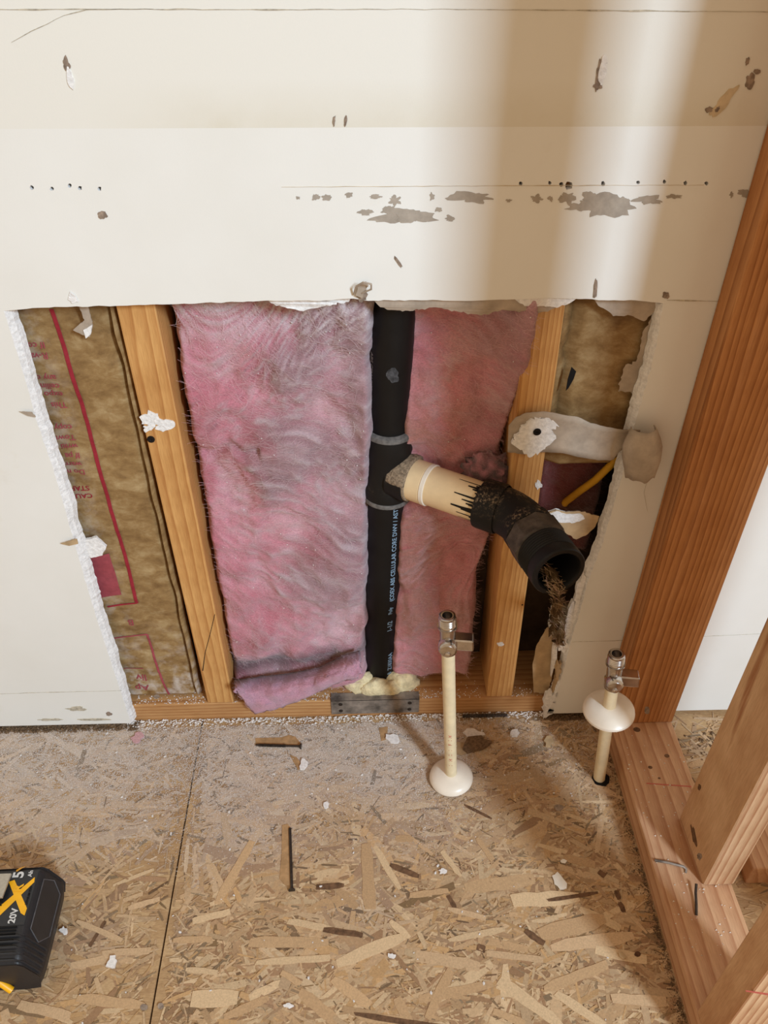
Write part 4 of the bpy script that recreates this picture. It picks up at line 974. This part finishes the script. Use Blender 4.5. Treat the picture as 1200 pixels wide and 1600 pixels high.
tprism('handle', [(-.24, .040), (-.096, .030), (-.096, .098), (-.24, .088)], .014, .060, MT['rubber'], pt, .008)

# ================================================================== DEBRIS ON THE FLOOR
# drywall screw and nails
sa, sb = az(400, 1164, .003), az(470, 1166, .004)
g = empty('drywall_screw'); tag(g, 'dark drywall screw lying parallel to the wall below the pink batt', 'screw')
tube('shank', [sa, sb], .0016, MT['nail'], g, 8); dd = (sb-sa).normalized()
V, F = [], []
for k in range(18): lathe_vf(sa + dd*(.004+k*.0022), dd, [(0, .0016), (.0008, .0027), (.0016, .0016)], 8, V, F)
mk('thread', V, F, MT['nail'], g); lathe('head', sb - dd*.003, dd, [(0, .0016), (.003, .0044), (.004, .0044)], MT['nail'], g, 12)
na, nb = az(453, 1294, .0025), az(456, 1390, .003)
g = empty('long_nail'); tag(g, 'long dark nail lying on the floor pointing at the wall', 'nail')
tube('shank', [na, nb], .0018, MT['nail'], g, 8); lathe('head', nb, (nb-na).normalized(), [(0, .0042), (.0014, .0042)], MT['nail'], g, 12)
g = empty('threaded_rod'); tag(g, 'short black threaded rod against the plate beside the left stub-out', 'rod')
ra, rb = ay(722, 1124, .004) , ay(792, 1121, .004); ra.z = rb.z = .006
tube('core', [ra, rb], .0022, MT['rod'], g, 8); V, F = [], []; dd = (rb-ra).normalized()
for k in range(int((rb-ra).length/.0024)): lathe_vf(ra + dd*(k*.0024), dd, [(0, .0022), (.0009, .0034), (.0018, .0022)], 8, V, F)
mk('thread', V, F, MT['rod'], g)
# chips with a look of their own
def crumb_mesh(name, s, flatn=.5, seed=0):
    bm = bmesh.new(); bmesh.ops.create_icosphere(bm, subdivisions=1, radius=1)
    for v in bm.verts:
        k = 1 + .55*nz(v.co.x*1.5+seed, v.co.y*1.5, v.co.z*1.5+seed*2); v.co = Vector((v.co.x*s*k, v.co.y*s*k*.7, v.co.z*s*k*flatn))
    me = bpy.data.meshes.new(name); bm.to_mesh(me); bm.free(); return me
def chip(u, v, rx, ry, mat, name, label, cat, rot=0, seed=0, h=.0012, n=12, z=.0014, j=.4):
    pts = [az(x_, y_, z) for x_, y_ in rag(u, v, rx, ry, n, j, seed, rot)]; o = plate(name, pts, h, (0, 0, 1), MT[mat], None); return tag(o, label, cat)
chip(873, 1378, 9, 14, 'chip', 'paint_chip', 'largest pale paint chip, lying on the floor right of centre', 'chip', -.5, 500, j=.3)
chip(612, 1155, 11, 6, 'dust', 'gypsum_chip', 'white gypsum chip on the floor just below the steel strap', 'chip', .3, 501, .003)
chip(474, 1196, 7, 9, 'dust', 'gypsum_chip', 'white gypsum chip beside the drywall screw', 'chip', .2, 502, .003)
chip(176, 1503, 7, 10, 'dust', 'gypsum_chip', 'white gypsum chip on the floor right of the battery pack', 'chip', .5, 503, .003)
chip(100, 1455, 6, 5, 'dust', 'gypsum_chip', 'white gypsum chip almost touching the battery pack', 'chip', 0, 504, .003)
chip(740, 1147, 16, 6, 'dust', 'gypsum_chip', 'flat white gypsum flake near the plate beside the left stub-out', 'chip', .1, 505, .002)
chip(742, 1164, 20, 11, 'grit', 'mortar_lump', 'brown flattened lump of debris beside the left stub-out', 'debris', -.1, 506, .006)
chip(722, 1170, 14, 9, 'tanpaper', 'paper_scrap', 'tan paper scrap tucked behind the left stub-out', 'scrap', .1, 507, .001)
chip(857, 1160, 7, 8, 'tanpaper', 'paper_scrap', 'tan paper scrap on the floor between the two stub-outs', 'scrap', .1, 508, .003)
chip(805, 1146, 7, 6, 'dust', 'gypsum_chip', 'rounded white gypsum lump between the two stub-outs near the wall', 'chip', .1, 509, .004)
chip(881, 1346, 5, 3, 'chip', 'paint_chip', 'small oval pale chip above the largest paint chip', 'chip', .2, 510, .001)
chip(692, 1362, 6, 4, 'dust', 'gypsum_chip', 'white gypsum chip on the floor in front of the left stub-out', 'chip', .2, 511, .002)
chip(612, 1494, 6, 4, 'dust', 'gypsum_chip', 'white gypsum chip near the bottom centre of the floor', 'chip', .2, 512, .002)
chip(452, 1572, 8, 4, 'dust', 'gypsum_chip', 'white gypsum chip at the bottom edge left of centre', 'chip', .1, 513, .002)
chip(510, 1259, 5, 6, 'dust', 'gypsum_chip', 'white gypsum chip above the long nail', 'chip', .1, 514, .002)
chip(215, 1153, 11, 7, 'pink', 'insulation_tuft', 'tiny pink tuft on the dust below the left drywall corner', 'tuft', -.5, 515, .003)
setcol(bpy.data.objects['insulation_tuft'], [Vector(srgb(226, 176, 178)[:3])]*len(bpy.data.objects['insulation_tuft'].data.vertices))
chip(873, 1262, 7, 5, 'gouge', 'knot_plug', 'round dark knot on the floor left of the right stub-out', 'knot', 0, 516, .0006, 14, j=.1)
chip(996, 1491, 5, 4, 'rust', 'rust_spot', 'small rusty nail head beside the new plate', 'nail', 0, 517, .001, 12, j=.1)
chip(225, 1574, 6, 5, 'gouge', 'flush_nail', 'flat nail head in the floor left of the panel seam', 'nail', 0, 518, .0005, 14, j=.08)
chip(251, 1572, 5, 5, 'gouge', 'flush_nail', 'flat nail head in the floor right of the panel seam', 'nail', 0, 519, .0008, 14, j=.08)
chip(972, 1494, 6, 4, 'tanpaper', 'curled_shaving', 'pale curled shaving beside the new plate', 'shaving', .6, 520, .003)
# alike crumbs
kinds = [crumb_mesh('crumb_shape', 1, .5, k) for k in range(5)]
for m_ in kinds: m_.materials.append(MT['dust'])
spots = []
while len(spots) < 170:
    u, v = random.uniform(5, 1020), random.choice([random.uniform(1135, 1250), random.uniform(1135, 1600)])
    p = az(u, v, 0)
    if p.x > PX-.006 or p.y > -.003 or abs(p.x-bL.x) < .034 and abs(p.y-bL.y) < .034: continue
    if u < 110 and v > 1340: continue
    spots.append(p)
for k, p in enumerate(spots):
    o = bpy.data.objects.new('gypsum_crumb', kinds[k % 5]); COL.objects.link(o); s = random.choice([.0008, .001, .0012, .0016, .0022]); o.scale = (s, s, s)
    o.location = (p.x, p.y, .0012+s*.3); o.rotation_euler = (0, 0, random.uniform(0, 6.3))
    if p.x < SX: w_ = 'left of the panel seam'
    elif p.x < bL.x-.03: w_ = ('between the seam and left stub-out' if p.y > -.12 else 'around the long nail' if p.y > -.26 else 'towards the bottom edge left of centre')
    else: w_ = ('between the two stub-outs' if p.y > -.14 else 'in front of the stub-outs')
    tag(o, 'small white gypsum crumb on the floor ' + w_, 'crumb', 'gypsum crumbs ' + w_)
# dust, drifted along the foot of the wall
def scatter(name, n, fn, mat, label, smin, smax):
    V = []; F = []; c = 0
    while c < n:
        q = fn()
        if q is None: continue
        c += 1; s = random.uniform(smin, smax)*random.uniform(.5, 1); a = random.uniform(0, 6.3); b_ = len(V)
        for i in range(3): V.append((q.x+s*math.cos(a+i*2.1), q.y+s*math.sin(a+i*2.1)*random.uniform(.6, 1), q.z))
        V.append((q.x, q.y, q.z+s*random.uniform(.5, 1.1))); F += [(b_, b_+1, b_+3), (b_+1, b_+2, b_+3), (b_+2, b_, b_+3)]
    o = mk(name, V, F, mat); return tag(o, label, 'dust', None, 'stuff')
def fd():
    x = random.uniform(-.32, .57); y = -abs(random.gauss(0, .10)); 
    if random.random() > dustf(x, y)*1.1 + .02: return None
    return Vector((x, y, .0009))
scatter('gypsum_dust', 90000, fd, MT['finedust'], 'fine white gypsum dust drifted over the floor by the wall', .0004, .0012)
def fe():
    x = random.uniform(-.12, .50); return Vector((x, FY-.002-abs(random.gauss(0, .006)), random.choice([.001, .004, .004]) ))
scatter('gypsum_rubble', 1500, fe, MT['dust'], 'crumbly white gypsum rubble along the foot of the opening', .0008, .0030)
def fq():
    return Vector((random.uniform(-.40, -.10), random.uniform(-.004, .010), .0008)) if random.random() < .75 else Vector((random.uniform(.50, .58), random.uniform(-.004, .010), .0008))
scatter('gap_shadow_grit', 1500, fq, MT['grit'], 'dark grit deepening the shadow line in the gap under the drywall', .0015, .0050)  # dark grit also stands in for the shadow line under the drywall
def fp():
    x = random.uniform(-.1, .52); return Vector((x, FY+abs(random.gauss(.003, .010)), .0382)) if not (0 < x < .038 or abs(x-.424) < .02) else None
scatter('plate_dust', 700, fp, MT['dust'], 'white gypsum dust lying on top of the bottom plate', .0006, .0020)
def fg():
    v = random.uniform(1140, 1600); u = 958 + (v-1150)*.272 - abs(random.gauss(0, 9)); p = az(u, v, .0008); return p if p.x < PX-.001 else None
scatter('floor_grit', 1500, fg, MT['grit'], 'brown sawdust and grit along the foot of the new plate', .0006, .0018)
def fr_():
    u, v = random.gauss(1115, 22), random.gauss(1165, 16); p = az(u, v, .0008); return p if p.x > PX+PW+.002 and p.y < -.004 and p.x < .9 else None
scatter('corner_rubble', 260, fr_, MT['grit'], 'brown grit and chips on the floor behind the new framing', .0008, .0035)
def ft():
    u, v = random.uniform(960, 1150), random.uniform(1140, 1500); p = az(u, v, .0383); return p if PX+.004 < p.x < PX+PW-.004 and p.y < -.045 else None
scatter('plate_sawdust', 120, ft, MT['chip'], 'pale sawdust specks on the new plate', .0006, .0022)
bpy.context.view_layer.update()
